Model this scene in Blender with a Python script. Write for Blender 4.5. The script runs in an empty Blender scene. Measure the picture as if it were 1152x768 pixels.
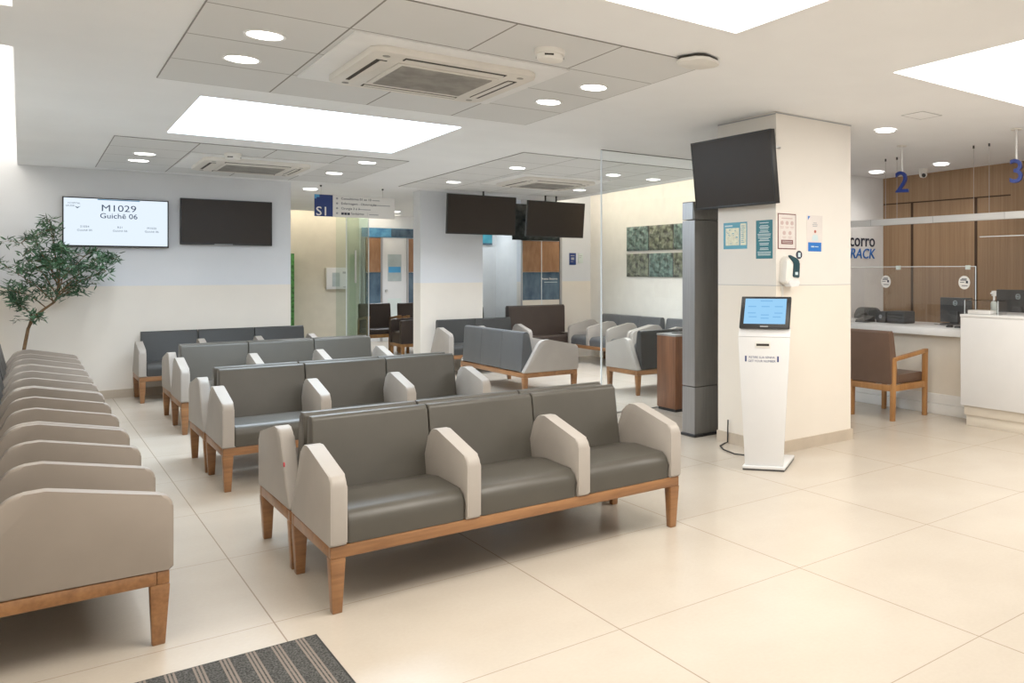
import bpy, bmesh, math, random
from mathutils import Vector, Matrix
random.seed(7)
C = bpy.context.scene.collection
PI = math.pi
sc = bpy.context.scene

# ------------------------------------------------------------------ materials
def new_mat(name):
    m = bpy.data.materials.new(name); m.use_nodes = True
    nt = m.node_tree
    return m, nt, nt.nodes['Principled BSDF']

def mat(name, col, rough=.5, metal=0., vary=.04, scale=6., bump=0., bscale=200., spec=.5, coat=0., stretch=(1,1,1), col2=None, emit=None, estr=0., alpha=None, trans=0., ior=1.45):
    m, nt, b = new_mat(name)
    tc = nt.nodes.new('ShaderNodeTexCoord'); mp = nt.nodes.new('ShaderNodeMapping')
    mp.inputs['Scale'].default_value = stretch
    nt.links.new(tc.outputs['Object'], mp.inputs['Vector'])
    no = nt.nodes.new('ShaderNodeTexNoise'); no.inputs['Scale'].default_value = scale; no.inputs['Detail'].default_value = 4
    nt.links.new(mp.outputs['Vector'], no.inputs['Vector'])
    cr = nt.nodes.new('ShaderNodeValToRGB')
    c2 = col2 or tuple(min(1, c*(1+vary)) for c in col)
    c1 = col if col2 else tuple(c*(1-vary) for c in col)
    cr.color_ramp.elements[0].position = .35; cr.color_ramp.elements[1].position = .65
    cr.color_ramp.elements[0].color = (*c1, 1); cr.color_ramp.elements[1].color = (*c2, 1)
    nt.links.new(no.outputs['Fac'], cr.inputs['Fac'])
    nt.links.new(cr.outputs['Color'], b.inputs['Base Color'])
    b.inputs['Roughness'].default_value = rough; b.inputs['Metallic'].default_value = metal
    b.inputs['Specular IOR Level'].default_value = spec; b.inputs['Coat Weight'].default_value = coat
    b.inputs['IOR'].default_value = ior
    if bump:
        n2 = nt.nodes.new('ShaderNodeTexNoise'); n2.inputs['Scale'].default_value = bscale
        nt.links.new(tc.outputs['Object'], n2.inputs['Vector'])
        bp = nt.nodes.new('ShaderNodeBump'); bp.inputs['Strength'].default_value = bump; bp.inputs['Distance'].default_value = .002
        nt.links.new(n2.outputs['Fac'], bp.inputs['Height']); nt.links.new(bp.outputs['Normal'], b.inputs['Normal'])
    if emit:
        b.inputs['Emission Color'].default_value = (*emit, 1); b.inputs['Emission Strength'].default_value = estr
    if trans: b.inputs['Transmission Weight'].default_value = trans
    return m

def emis(name, col, strength):
    m = bpy.data.materials.new(name); m.use_nodes = True; nt = m.node_tree; nt.nodes.clear()
    e = nt.nodes.new('ShaderNodeEmission'); e.inputs['Color'].default_value = (*col, 1); e.inputs['Strength'].default_value = strength
    o = nt.nodes.new('ShaderNodeOutputMaterial'); nt.links.new(e.outputs[0], o.inputs['Surface'])
    return m

def glass(name, tint=(.93, .97, .96), refl=.5, rough=0.):
    # thin pane: mostly see-through, mirror-like by Fresnel
    m = bpy.data.materials.new(name); m.use_nodes = True; nt = m.node_tree; nt.nodes.clear()
    o = nt.nodes.new('ShaderNodeOutputMaterial'); mx = nt.nodes.new('ShaderNodeMixShader')
    t = nt.nodes.new('ShaderNodeBsdfTransparent'); t.inputs['Color'].default_value = (*tint, 1)
    g = nt.nodes.new('ShaderNodeBsdfGlossy'); g.inputs['Roughness'].default_value = rough
    fr = nt.nodes.new('ShaderNodeFresnel'); fr.inputs['IOR'].default_value = 1.45
    mu = nt.nodes.new('ShaderNodeMath'); mu.operation = 'MULTIPLY'; mu.inputs[1].default_value = refl
    nt.links.new(fr.outputs[0], mu.inputs[0]); nt.links.new(mu.outputs[0], mx.inputs['Fac'])
    nt.links.new(t.outputs[0], mx.inputs[1]); nt.links.new(g.outputs[0], mx.inputs[2]); nt.links.new(mx.outputs[0], o.inputs['Surface'])
    return m

def floor_mat():
    m, nt, b = new_mat('floor tiles'); N = nt.nodes; L = nt.links
    geo = N.new('ShaderNodeNewGeometry'); sp = N.new('ShaderNodeSeparateXYZ'); L.new(geo.outputs['Position'], sp.inputs[0])
    def joint(axis, off, pitch, hw):
        a = N.new('ShaderNodeMath'); a.operation = 'SUBTRACT'; L.new(sp.outputs[axis], a.inputs[0]); a.inputs[1].default_value = off - pitch*40
        d = N.new('ShaderNodeMath'); d.operation = 'DIVIDE'; L.new(a.outputs[0], d.inputs[0]); d.inputs[1].default_value = pitch
        f = N.new('ShaderNodeMath'); f.operation = 'FRACT'; L.new(d.outputs[0], f.inputs[0])
        pp = N.new('ShaderNodeMath'); pp.operation = 'PINGPONG'; L.new(f.outputs[0], pp.inputs[0]); pp.inputs[1].default_value = .5
        c = N.new('ShaderNodeMath'); c.operation = 'LESS_THAN'; L.new(pp.outputs[0], c.inputs[0]); c.inputs[1].default_value = hw/pitch
        return c, d
    jx, dx = joint('X', .772, 1.02, .0026); jy, dy = joint('Y', 1.843, 1.018, .0022)
    mxj = N.new('ShaderNodeMath'); mxj.operation = 'MAXIMUM'; L.new(jx.outputs[0], mxj.inputs[0]); L.new(jy.outputs[0], mxj.inputs[1])
    n1 = N.new('ShaderNodeTexNoise'); n1.inputs['Scale'].default_value = 2.2; n1.inputs['Detail'].default_value = 4; L.new(geo.outputs['Position'], n1.inputs['Vector'])
    n2 = N.new('ShaderNodeTexNoise'); n2.inputs['Scale'].default_value = 60; n2.inputs['Detail'].default_value = 3; L.new(geo.outputs['Position'], n2.inputs['Vector'])
    cr = N.new('ShaderNodeValToRGB'); cr.color_ramp.elements[0].position = .3; cr.color_ramp.elements[1].position = .7
    cr.color_ramp.elements[0].color = (.51, .448, .372, 1); cr.color_ramp.elements[1].color = (.55, .488, .412, 1); L.new(n1.outputs['Fac'], cr.inputs['Fac'])
    m2 = N.new('ShaderNodeMixRGB'); m2.blend_type = 'MULTIPLY'; m2.inputs['Fac'].default_value = .08; L.new(cr.outputs[0], m2.inputs[1]); L.new(n2.outputs['Fac'], m2.inputs[2])
    m3 = N.new('ShaderNodeMixRGB'); L.new(mxj.outputs[0], m3.inputs['Fac']); L.new(m2.outputs[0], m3.inputs[1]); m3.inputs[2].default_value = (.30, .24, .18, 1)
    L.new(m3.outputs[0], b.inputs['Base Color'])
    rr = N.new('ShaderNodeMapRange'); rr.inputs['To Min'].default_value = .24; rr.inputs['To Max'].default_value = .30; L.new(n1.outputs['Fac'], rr.inputs['Value'])
    b.inputs['Roughness'].default_value = .26; b.inputs['Specular IOR Level'].default_value = .5
    return m

def grid_mat(name, ox, oy, pitch):
    m, nt, b = new_mat(name); N = nt.nodes; L = nt.links
    geo = N.new('ShaderNodeNewGeometry'); sp = N.new('ShaderNodeSeparateXYZ'); L.new(geo.outputs['Position'], sp.inputs[0])
    cs = []
    for ax, off in (('X', ox), ('Y', oy)):
        a = N.new('ShaderNodeMath'); a.operation = 'SUBTRACT'; L.new(sp.outputs[ax], a.inputs[0]); a.inputs[1].default_value = off - 40*pitch
        d = N.new('ShaderNodeMath'); d.operation = 'DIVIDE'; L.new(a.outputs[0], d.inputs[0]); d.inputs[1].default_value = pitch
        f = N.new('ShaderNodeMath'); f.operation = 'FRACT'; L.new(d.outputs[0], f.inputs[0])
        pp = N.new('ShaderNodeMath'); pp.operation = 'PINGPONG'; L.new(f.outputs[0], pp.inputs[0]); pp.inputs[1].default_value = .5
        c = N.new('ShaderNodeMath'); c.operation = 'LESS_THAN'; L.new(pp.outputs[0], c.inputs[0]); c.inputs[1].default_value = .005/pitch
        cs.append(c)
    mx = N.new('ShaderNodeMath'); mx.operation = 'MAXIMUM'; L.new(cs[0].outputs[0], mx.inputs[0]); L.new(cs[1].outputs[0], mx.inputs[1])
    no = N.new('ShaderNodeTexNoise'); no.inputs['Scale'].default_value = 1.7; L.new(geo.outputs['Position'], no.inputs['Vector'])
    cr = N.new('ShaderNodeValToRGB'); cr.color_ramp.elements[0].color = (.68, .69, .69, 1); cr.color_ramp.elements[1].color = (.75, .755, .76, 1); L.new(no.outputs['Fac'], cr.inputs['Fac'])
    m3 = N.new('ShaderNodeMixRGB'); L.new(mx.outputs[0], m3.inputs['Fac']); L.new(cr.outputs[0], m3.inputs[1]); m3.inputs[2].default_value = (.25, .24, .23, 1)
    L.new(m3.outputs[0], b.inputs['Base Color']); b.inputs['Roughness'].default_value = .9
    return m

def twotone(name, up, low, zc):
    m, nt, b = new_mat(name); N = nt.nodes; L = nt.links
    geo = N.new('ShaderNodeNewGeometry'); sp = N.new('ShaderNodeSeparateXYZ'); L.new(geo.outputs['Position'], sp.inputs[0])
    g = N.new('ShaderNodeMath'); g.operation = 'GREATER_THAN'; L.new(sp.outputs['Z'], g.inputs[0]); g.inputs[1].default_value = zc
    m3 = N.new('ShaderNodeMixRGB'); L.new(g.outputs[0], m3.inputs['Fac']); m3.inputs[1].default_value = (*low, 1); m3.inputs[2].default_value = (*up, 1)
    no = N.new('ShaderNodeTexNoise'); no.inputs['Scale'].default_value = 3; L.new(geo.outputs['Position'], no.inputs['Vector'])
    m2 = N.new('ShaderNodeMixRGB'); m2.blend_type = 'MULTIPLY'; m2.inputs['Fac'].default_value = .08; L.new(m3.outputs[0], m2.inputs[1]); L.new(no.outputs['Fac'], m2.inputs[2])
    L.new(m2.outputs[0], b.inputs['Base Color']); b.inputs['Roughness'].default_value = .55
    return m

def wood_mat(name, c1, c2, rough=.4, axis='Z', scale=14., stretch=.08):
    m, nt, b = new_mat(name); N = nt.nodes; L = nt.links
    tc = N.new('ShaderNodeTexCoord'); mp = N.new('ShaderNodeMapping'); L.new(tc.outputs['Object'], mp.inputs['Vector'])
    s = [1, 1, 1]; s['XYZ'.index(axis)] = stretch; mp.inputs['Scale'].default_value = s
    no = N.new('ShaderNodeTexNoise'); no.inputs['Scale'].default_value = scale; no.inputs['Detail'].default_value = 6; no.inputs['Distortion'].default_value = .6
    L.new(mp.outputs[0], no.inputs['Vector'])
    n2 = N.new('ShaderNodeTexNoise'); n2.inputs['Scale'].default_value = scale*7; L.new(mp.outputs[0], n2.inputs['Vector'])
    ad = N.new('ShaderNodeMixRGB'); ad.inputs['Fac'].default_value = .35; L.new(no.outputs['Fac'], ad.inputs[1]); L.new(n2.outputs['Fac'], ad.inputs[2])
    cr = N.new('ShaderNodeValToRGB'); cr.color_ramp.elements[0].position = .36; cr.color_ramp.elements[1].position = .64
    cr.color_ramp.elements[0].color = (*c1, 1); cr.color_ramp.elements[1].color = (*c2, 1); L.new(ad.outputs[0], cr.inputs['Fac'])
    L.new(cr.outputs[0], b.inputs['Base Color']); b.inputs['Roughness'].default_value = rough
    return m

def mat_rug():
    m, nt, b = new_mat('striped mat'); N = nt.nodes; L = nt.links
    tc = N.new('ShaderNodeTexCoord'); sp = N.new('ShaderNodeSeparateXYZ'); L.new(tc.outputs['Object'], sp.inputs[0])
    def mod(p, off):
        a = N.new('ShaderNodeMath'); a.operation = 'ADD'; L.new(sp.outputs['X'], a.inputs[0]); a.inputs[1].default_value = off + 10*p
        d = N.new('ShaderNodeMath'); d.operation = 'MODULO'; L.new(a.outputs[0], d.inputs[0]); d.inputs[1].default_value = p
        return d
    d = mod(.083, 0)
    def band(lo, hi):
        a = N.new('ShaderNodeMath'); a.operation = 'GREATER_THAN'; L.new(d.outputs[0], a.inputs[0]); a.inputs[1].default_value = lo
        c = N.new('ShaderNodeMath'); c.operation = 'LESS_THAN'; L.new(d.outputs[0], c.inputs[0]); c.inputs[1].default_value = hi
        e = N.new('ShaderNodeMath'); e.operation = 'MULTIPLY'; L.new(a.outputs[0], e.inputs[0]); L.new(c.outputs[0], e.inputs[1]); return e
    b1, b2, b3 = band(.012, .019), band(.024, .031), band(.036, .043)
    s = N.new('ShaderNodeMath'); s.operation = 'ADD'; L.new(b1.outputs[0], s.inputs[0]); L.new(b2.outputs[0], s.inputs[1])
    s2 = N.new('ShaderNodeMath'); s2.operation = 'ADD'; L.new(s.outputs[0], s2.inputs[0]); L.new(b3.outputs[0], s2.inputs[1])
    no = N.new('ShaderNodeTexNoise'); no.inputs['Scale'].default_value = 150; L.new(tc.outputs['Object'], no.inputs['Vector'])
    cr = N.new('ShaderNodeValToRGB'); cr.color_ramp.elements[0].position = .35; cr.color_ramp.elements[1].position = .7
    cr.color_ramp.elements[0].color = (.004, .004, .004, 1); cr.color_ramp.elements[1].color = (.10, .10, .094, 1); L.new(no.outputs['Fac'], cr.inputs['Fac'])
    mx = N.new('ShaderNodeMixRGB'); L.new(s2.outputs[0], mx.inputs['Fac']); L.new(cr.outputs[0], mx.inputs[1]); mx.inputs[2].default_value = (.20, .165, .14, 1)
    L.new(mx.outputs[0], b.inputs['Base Color']); b.inputs['Roughness'].default_value = .95
    bp = N.new('ShaderNodeBump'); bp.inputs['Strength'].default_value = .6; bp.inputs['Distance'].default_value = .004; L.new(no.outputs['Fac'], bp.inputs['Height']); L.new(bp.outputs[0], b.inputs['Normal'])
    return m

M = dict(
 floor=floor_mat(),
 ceil=mat('ceiling paint', (.90, .915, .935), .9, vary=.015, scale=2),
 cream=twotone('column paint', (.80, .765, .715), (.83, .765, .675), 1.335),  # uniform cream; cool light is mixed into the upper tone
 wall=twotone('two tone wall paint with cool light tint', (.72, .745, .79), (.82, .765, .69), 1.28),  # real two-tone coat; its bluish upper tone also holds the cool light
 white=mat('white paint', (.84, .845, .85), .6, vary=.02),
 beige=mat('beige corridor paint', (.60, .56, .46), .7, vary=.03),
 cove=mat('cream cove wall paint', (.82, .79, .73), .7, vary=.02),
 base=mat('baseboard stone', (.50, .42, .33), .45, vary=.06),
 leather=mat('grey leather', (.064, .058, .047), .40, vary=.05, bump=.12, bscale=350, spec=.5),
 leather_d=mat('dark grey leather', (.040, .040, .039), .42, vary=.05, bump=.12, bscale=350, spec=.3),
 leather_b=mat('blue grey leather', (.085, .088, .092), .4, vary=.05, bump=.12, bscale=350, spec=.5),
 arm=mat('taupe vinyl', (.375, .34, .305), .5, vary=.03, bump=.08, bscale=350),
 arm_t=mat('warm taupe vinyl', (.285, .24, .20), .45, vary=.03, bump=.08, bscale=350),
 brown=mat('brown leather', (.13, .075, .05), .4, vary=.06, bump=.1, bscale=300),
 brown_d=mat('dark brown leather', (.045, .03, .024), .45, vary=.06, bump=.1, bscale=300),
 wood=wood_mat('bench wood', (.19, .082, .03), (.33, .155, .06), .38, 'X', 9, .12),
 wood2=wood_mat('chair wood', (.30, .13, .04), (.43, .21, .07), .4, 'Z', 9, .12),
 walnut=wood_mat('walnut veneer', (.12, .045, .02), (.26, .11, .05), .4, 'Z', 12, .06),
 panel=wood_mat('reeded wall wood', (.27, .16, .085), (.36, .225, .125), .5, 'Z', 26, .02),
 panel_d=mat('wall seam', (.05, .025, .012), .7),
 black=mat('black plastic', (.012, .012, .013), .4, vary=.1),
 dark=mat('dark grey plastic', (.05, .05, .052), .5, vary=.08),
 screen=mat('switched off screen', (.026, .019, .015), .38, vary=.03, spec=.25),
 metal=mat('brushed metal', (.42, .42, .43), .38, metal=.9, vary=.05, stretch=(1, 1, .05), scale=60),
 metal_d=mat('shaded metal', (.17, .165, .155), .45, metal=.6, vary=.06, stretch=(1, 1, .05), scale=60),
 steel=mat('steel wire', (.5, .5, .5), .3, metal=1.),
 glossw=mat('white lacquer', (.75, .755, .765), .25, vary=.01),
 plastic=mat('off white plastic', (.78, .76, .72), .4, vary=.02),
 acw=mat('air conditioner plastic', (.74, .71, .66), .5, vary=.03),
 acg=mat('air conditioner grille', (.33, .32, .30), .6, vary=.15, scale=9),
 slot=mat('slot shadow', (.04, .035, .03), .8),
 glass=glass('clear glass', (.94, .97, .965), .55),
 glassg=glass('green edged glass', (.70, .80, .76), .25),
 gedge_glow=mat('glass edge', (.62, .68, .70), .2, emit=(.8, .86, .9), estr=.12),  # faint emission stands in for light caught along glass edges
 acr=glass('clear acrylic', (.93, .93, .93), .9),
 navy=mat('navy print', (.012, .035, .17), .4),
 blue=mat('number blue', (.005, .025, .19), .35),
 sky=mat('light blue print', (.06, .32, .62), .4),
 bluep=mat('poster blue', (.02, .16, .55), .4),
 teal=mat('teal print', (.02, .17, .22), .4),
 tealb=mat('map blue print', (.10, .36, .50), .4),
 paper=mat('white paper', (.82, .81, .79), .6, vary=.01),
 cream_p=mat('map paper', (.78, .78, .62), .6, vary=.1, scale=40),
 pink=mat('pale poster paper', (.70, .655, .63), .6),
 maroon=mat('maroon print', (.17, .05, .05), .5),
 ink=mat('dark ink', (.02, .025, .05), .5),
 inkg=mat('grey ink', (.35, .36, .38), .5),
 lines=mat('pale print lines', (.55, .68, .72), .5),
 red=mat('red tag', (.6, .03, .05), .5),
 skin=mat('printed skin tone', (.40, .12, .09), .5),
 green=mat('green board', (.05, .2, .04), .5, vary=.5, scale=20),
 leaf=mat('leaf green', (.045, .11, .055), .5, vary=.5, scale=12),
 bark=mat('bark', (.15, .085, .04), .8, vary=.3, scale=30),
 pot=mat('clay pot', (.35, .3, .26), .6),
 soil=mat('soil', (.03, .02, .015), .95, vary=.4, scale=60),
 rug=mat_rug(),
 rubber=mat('black rubber', (.015, .015, .015), .7),
 art=mat('verdigris relief', (.04, .06, .055), .45, col2=(.20, .30, .27), scale=9, bump=1.0, bscale=70, stretch=(1, 1, .35)),
 art2=mat('bronze relief', (.045, .05, .045), .45, col2=(.24, .27, .19), scale=9, bump=1.0, bscale=70, stretch=(1, 1, .35)),
 printb=mat('brown printed glass', (.27, .13, .06), .35, col2=(.36, .19, .095), scale=14, stretch=(1, 1, .3)),
 printn=mat('dark blue printed glass', (.03, .06, .10), .2, col2=(.09, .15, .21), scale=6, stretch=(1, 1, .5)),
 printk=mat('black marble print', (.008, .01, .012), .15, col2=(.05, .06, .06), scale=9),
 printt=mat('teal printed glass', (.03, .25, .33), .3, col2=(.08, .4, .5), scale=5),
 frost=mat('frosted glass', (.66, .74, .72), .35, vary=.04),
 frostb=mat('frosted window', (.40, .47, .48), .3, vary=.15, scale=3),
 light_n=emis('warm light panel', (1., .94, .85), 7.),
 light_c=emis('cool light panel', (.74, .88, 1.), 9.),
 down=emis('downlight lamp', (1., .97, .92), 9.),
 cove_l=emis('cove lamp', (1., .88, .68), 22.),
 cove_w=emis('bright cove lamp', (1., .93, .82), 3.2),
 tvlit=emis('lit screen', (.78, .89, 1.), .74),
 kscreen=emis('kiosk screen', (.30, .60, .90), .75),
 kline=emis('kiosk screen print', (.18, .42, .72), .8),
 tvtext=mat('screen text', (.01, .05, .16), .6),
 tvtext2=mat('screen small text', (.08, .14, .22), .6),
 desk=mat('white laminate', (.74, .735, .72), .35, vary=.015),
 deskp=mat('cream laminate', (.72, .66, .57), .45, vary=.02),
)

# ------------------------------------------------------------------ mesh builder
def basis(o, r, u):
    r = Vector(r).normalized(); u = Vector(u).normalized(); n = r.cross(u)
    m = Matrix((r, u, n)).transposed().to_4x4(); m.translation = Vector(o); return m

class MB:
    def __init__(s): s.bm = bmesh.new()
    def _bev(s, faces, bev, seg, only=None):
        es = set()
        for f in faces:
            for e in f.edges: es.add(e)
        es = [e for e in es if (only is None or only(e))]
        bmesh.ops.bevel(s.bm, geom=es, offset=bev, segments=seg, profile=.5, affect='EDGES', clamp_overlap=True)
    def box(s, x0, x1, y0, y1, z0, z1, bev=0, seg=2, M=None):
        cs = [(x0,y0,z0),(x1,y0,z0),(x1,y1,z0),(x0,y1,z0),(x0,y0,z1),(x1,y0,z1),(x1,y1,z1),(x0,y1,z1)]
        return s.hexa(cs, bev, seg, M)
    def hexa(s, cs, bev=0, seg=2, M=None):
        vs = [s.bm.verts.new(M @ Vector(c) if M else c) for c in cs]
        fs = [s.bm.faces.new([vs[i] for i in q]) for q in ((3,2,1,0),(4,5,6,7),(0,1,5,4),(1,2,6,5),(2,3,7,6),(3,0,4,7))]
        if bev: s._bev(fs, bev, seg)
        return s
    def prism(s, pts, a0, a1, axis='X', bev=0, seg=3, M=None):
        # pts in the two other axes, extruded along axis
        def P(p, a):
            v = {'X': (a, p[0], p[1]), 'Y': (p[0], a, p[1]), 'Z': (p[0], p[1], a)}[axis]
            return M @ Vector(v) if M else v
        v0 = [s.bm.verts.new(P(p, a0)) for p in pts]; v1 = [s.bm.verts.new(P(p, a1)) for p in pts]
        n = len(pts)
        f0 = s.bm.faces.new(v0[::-1]); f1 = s.bm.faces.new(v1)
        sides = [s.bm.faces.new((v0[i], v0[(i+1) % n], v1[(i+1) % n], v1[i])) for i in range(n)]
        if bev:
            es = list(set(list(f0.edges) + list(f1.edges)))
            bmesh.ops.bevel(s.bm, geom=es, offset=bev, segments=seg, profile=.5, affect='EDGES', clamp_overlap=True)
        return s
    def cyl(s, p0, p1, r0, r1=None, n=20, cap=True, M=None):
        r1 = r0 if r1 is None else r1
        p0, p1 = Vector(p0), Vector(p1); d = (p1 - p0).normalized()
        a = d.orthogonal().normalized(); b = d.cross(a)
        T = (lambda v: M @ v) if M else (lambda v: v)
        c0 = [s.bm.verts.new(T(p0 + (a*math.cos(t) + b*math.sin(t))*r0)) for t in [2*PI*i/n for i in range(n)]]
        c1 = [s.bm.verts.new(T(p1 + (a*math.cos(t) + b*math.sin(t))*r1)) for t in [2*PI*i/n for i in range(n)]]
        for i in range(n): s.bm.faces.new((c0[i], c0[(i+1) % n], c1[(i+1) % n], c1[i]))
        if cap: s.bm.faces.new(c0[::-1]); s.bm.faces.new(c1)
        return s
    def tube(s, pts, r, n=8):
        pts = [Vector(p) for p in pts]; rr = r if isinstance(r, (list, tuple)) else [r]*len(pts)
        rings = []; up = Vector((0.13, .31, .94))
        for i, p in enumerate(pts):
            d = (pts[min(i+1, len(pts)-1)] - pts[max(i-1, 0)]).normalized()
            a = d.cross(up).normalized(); b = d.cross(a)
            rings.append([s.bm.verts.new(p + (a*math.cos(t) + b*math.sin(t))*rr[i]) for t in [2*PI*k/n for k in range(n)]])
        for a, b in zip(rings, rings[1:]):
            for k in range(n): s.bm.faces.new((a[k], a[(k+1) % n], b[(k+1) % n], b[k]))
        s.bm.faces.new(rings[0][::-1]); s.bm.faces.new(rings[-1]); return s
    def lathe(s, prof, o=(0,0,0), n=28, M=None):
        o = Vector(o); rings = []
        T = (lambda v: M @ v) if M else (lambda v: v)
        for r, z in prof:
            if r < 1e-6: rings.append([s.bm.verts.new(T(o + Vector((0, 0, z))))])
            else: rings.append([s.bm.verts.new(T(o + Vector((r*math.cos(2*PI*k/n), r*math.sin(2*PI*k/n), z)))) for k in range(n)])
        for a, b in zip(rings, rings[1:]):
            if len(a) == 1 and len(b) == 1: continue
            for k in range(n):
                if len(a) == 1: s.bm.faces.new((a[0], b[(k+1) % n], b[k]))
                elif len(b) == 1: s.bm.faces.new((a[k], a[(k+1) % n], b[0]))
                else: s.bm.faces.new((a[k], a[(k+1) % n], b[(k+1) % n], b[k]))
        return s
    def poly(s, pts, M=None):
        s.bm.faces.new([s.bm.verts.new(M @ Vector(p) if M else p) for p in pts]); return s
    def build(s, name, material, parent=None, angle=35):
        bmesh.ops.recalc_face_normals(s.bm, faces=s.bm.faces)
        me = bpy.data.meshes.new(name)
        for f in s.bm.faces: f.smooth = True
        s.bm.to_mesh(me); s.bm.free()
        me.set_sharp_from_angle(angle=math.radians(angle))
        me.materials.append(material)
        o = bpy.data.objects.new(name, me); C.objects.link(o)
        if parent: o.parent = parent
        return o

def rpoly(pts, seg=5):
    # pts (x, y, radius): rounded polygon
    out = []; n = len(pts)
    for i in range(n):
        x, y = pts[i][:2]; r = pts[i][2] if len(pts[i]) > 2 else 0
        p = Vector((x, y)); a = (Vector(pts[i-1][:2]) - p); b = (Vector(pts[(i+1) % n][:2]) - p)
        if r <= 0: out.append((x, y)); continue
        la, lb = a.length, b.length; a.normalize(); b.normalize()
        ang = a.angle(b); t = min(r/math.tan(ang/2), la*.48, lb*.48); r = t*math.tan(ang/2)
        c = p + (a + b).normalized()*(r/math.sin(ang/2))
        p0, p1 = p + a*t, p + b*t
        a0 = math.atan2(p0.y - c.y, p0.x - c.x); a1 = math.atan2(p1.y - c.y, p1.x - c.x); da = (a1 - a0 + PI) % (2*PI) - PI
        for k in range(seg+1):
            th = a0 + da*k/seg; out.append((c.x + r*math.cos(th), c.y + r*math.sin(th)))
    return out

def tag(o, label=None, cat=None, group=None, kind=None):
    if label: o['label'] = label
    if cat: o['category'] = cat
    if group: o['group'] = group
    if kind: o['kind'] = kind
    return o
def thing(name, label, cat, loc=(0,0,0), rz=0, group=None, rot=None):
    o = bpy.data.objects.new(name, None); C.objects.link(o); o.empty_display_size = .1
    o.location = loc; o.rotation_euler = rot if rot else (0, 0, rz)
    return tag(o, label, cat, group)
def struct(name, mb, m):
    o = mb.build(name, m); o['kind'] = 'structure'; return o
def dup(root, loc, rz, label, group=None, mats=None):
    def cp(o, par):
        c = o.copy(); C.objects.link(c); c.parent = par
        if mats and o.type == 'MESH' and o.data.materials[0].name in mats:
            key = o.data.name + '|' + mats[o.data.materials[0].name].name
            d = bpy.data.meshes.get(key)
            if d is None:
                d = o.data.copy(); d.name = key; d.materials[0] = mats[o.data.materials[0].name]
            c.data = d
        for ch in list(o.children): cp(ch, c)
        return c
    r = cp(root, None); r.location = loc; r.rotation_euler = (0, 0, rz); r['label'] = label
    if group: r['group'] = group
    return r
def text(body, size, m, parent, Mx, name='lettering', align='CENTER', ext=.001, bold=False, shear=0., sx=1.):
    cu = bpy.data.curves.new('t', 'FONT'); cu.body = body; cu.size = size; cu.align_x = align; cu.extrude = ext; cu.shear = shear
    cu.resolution_u = 3
    if bold and 'M' not in body: cu.offset = size*.006
    t = bpy.data.objects.new('t', cu); C.objects.link(t)
    me = bpy.data.meshes.new_from_object(t); bpy.data.objects.remove(t)
    me.name = name
    me.transform(Matrix.Diagonal((sx, 1, 1, 1))); me.transform(Mx)
    me.materials.clear(); me.materials.append(m)
    o = bpy.data.objects.new(name, me); C.objects.link(o)
    if parent: o.parent = parent
    return o
def T(x, y, z=0): return Matrix.Translation((x, y, z))

SL = .0162
def cz(y): return 2.7921 - SL*min(y, 12.0)
TILT = -math.atan(SL)

# ------------------------------------------------------------------ room shell
mb = MB(); mb.box(-.6, 9.2, -3, 19, -.1, 0); struct('floor', mb, M['floor'])

LP = [(.93, 2.79, 6.95, 8.76), (1.0, 2.865, 1.56, 3.405), (4.175, 6.03, 1.55, 3.39)]
holes = LP + [(-.6, -.03, 6.17, 12.0), (-.6, -.03, -1.0, 5.3), (6.5, 7.3, 7.3, 12.5), (2.0, 5.75, 17.45, 18.2)]
xs = sorted({-.6, 9.2} | {v for h in holes for v in h[:2]}); ys = sorted({-3, 12.0, 19} | {v for h in holes for v in h[2:]})
bm = MB()
vt = {}
def V(x, y):
    if (x, y) not in vt: vt[(x, y)] = bm.bm.verts.new((x, y, cz(y)))
    return vt[(x, y)]
for x0, x1 in zip(xs, xs[1:]):
    for y0, y1 in zip(ys, ys[1:]):
        cx, cy = (x0+x1)/2, (y0+y1)/2
        if any(h[0] < cx < h[1] and h[2] < cy < h[3] for h in holes): continue
        bm.bm.faces.new((V(x0, y0), V(x0, y1), V(x1, y1), V(x1, y0)))
# hole rims
for h in holes:
    x0, x1, y0, y1 = h; hh = .06
    for (a, b) in (((x0,y0),(x1,y0)), ((x1,y0),(x1,y1)), ((x1,y1),(x0,y1)), ((x0,y1),(x0,y0))):
        bm.poly([(a[0], a[1], cz(a[1])), (b[0], b[1], cz(b[1])), (b[0], b[1], cz(b[1])+hh), (a[0], a[1], cz(a[1])+hh)])
struct('ceiling', bm, M['ceil'])

def field(name, x0, x1, y0, y1, p, m):
    mb = MB(); a, b = cz(y0), cz(y1)
    mb.hexa([(x0,y0,a-.006),(x1,y0,a-.006),(x1,y1,b-.006),(x0,y1,b-.006),(x0,y0,a),(x1,y0,a),(x1,y1,b),(x0,y1,b)])
    return struct(name, mb, m)
field('trim_1', .638, 3.142, 3.99, 6.494, .626, grid_mat('ceiling tile grid near', .638, 3.99, .626))
field('trim_2', .605, 3.11, 9.2, 11.704, .626, grid_mat('ceiling tile grid far', .605, 9.2, .626))
field('trim_3', 3.79, 6.294, 7.87, 11.626, .626, grid_mat('ceiling tile grid side', 3.79, 7.87, .626))

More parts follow.
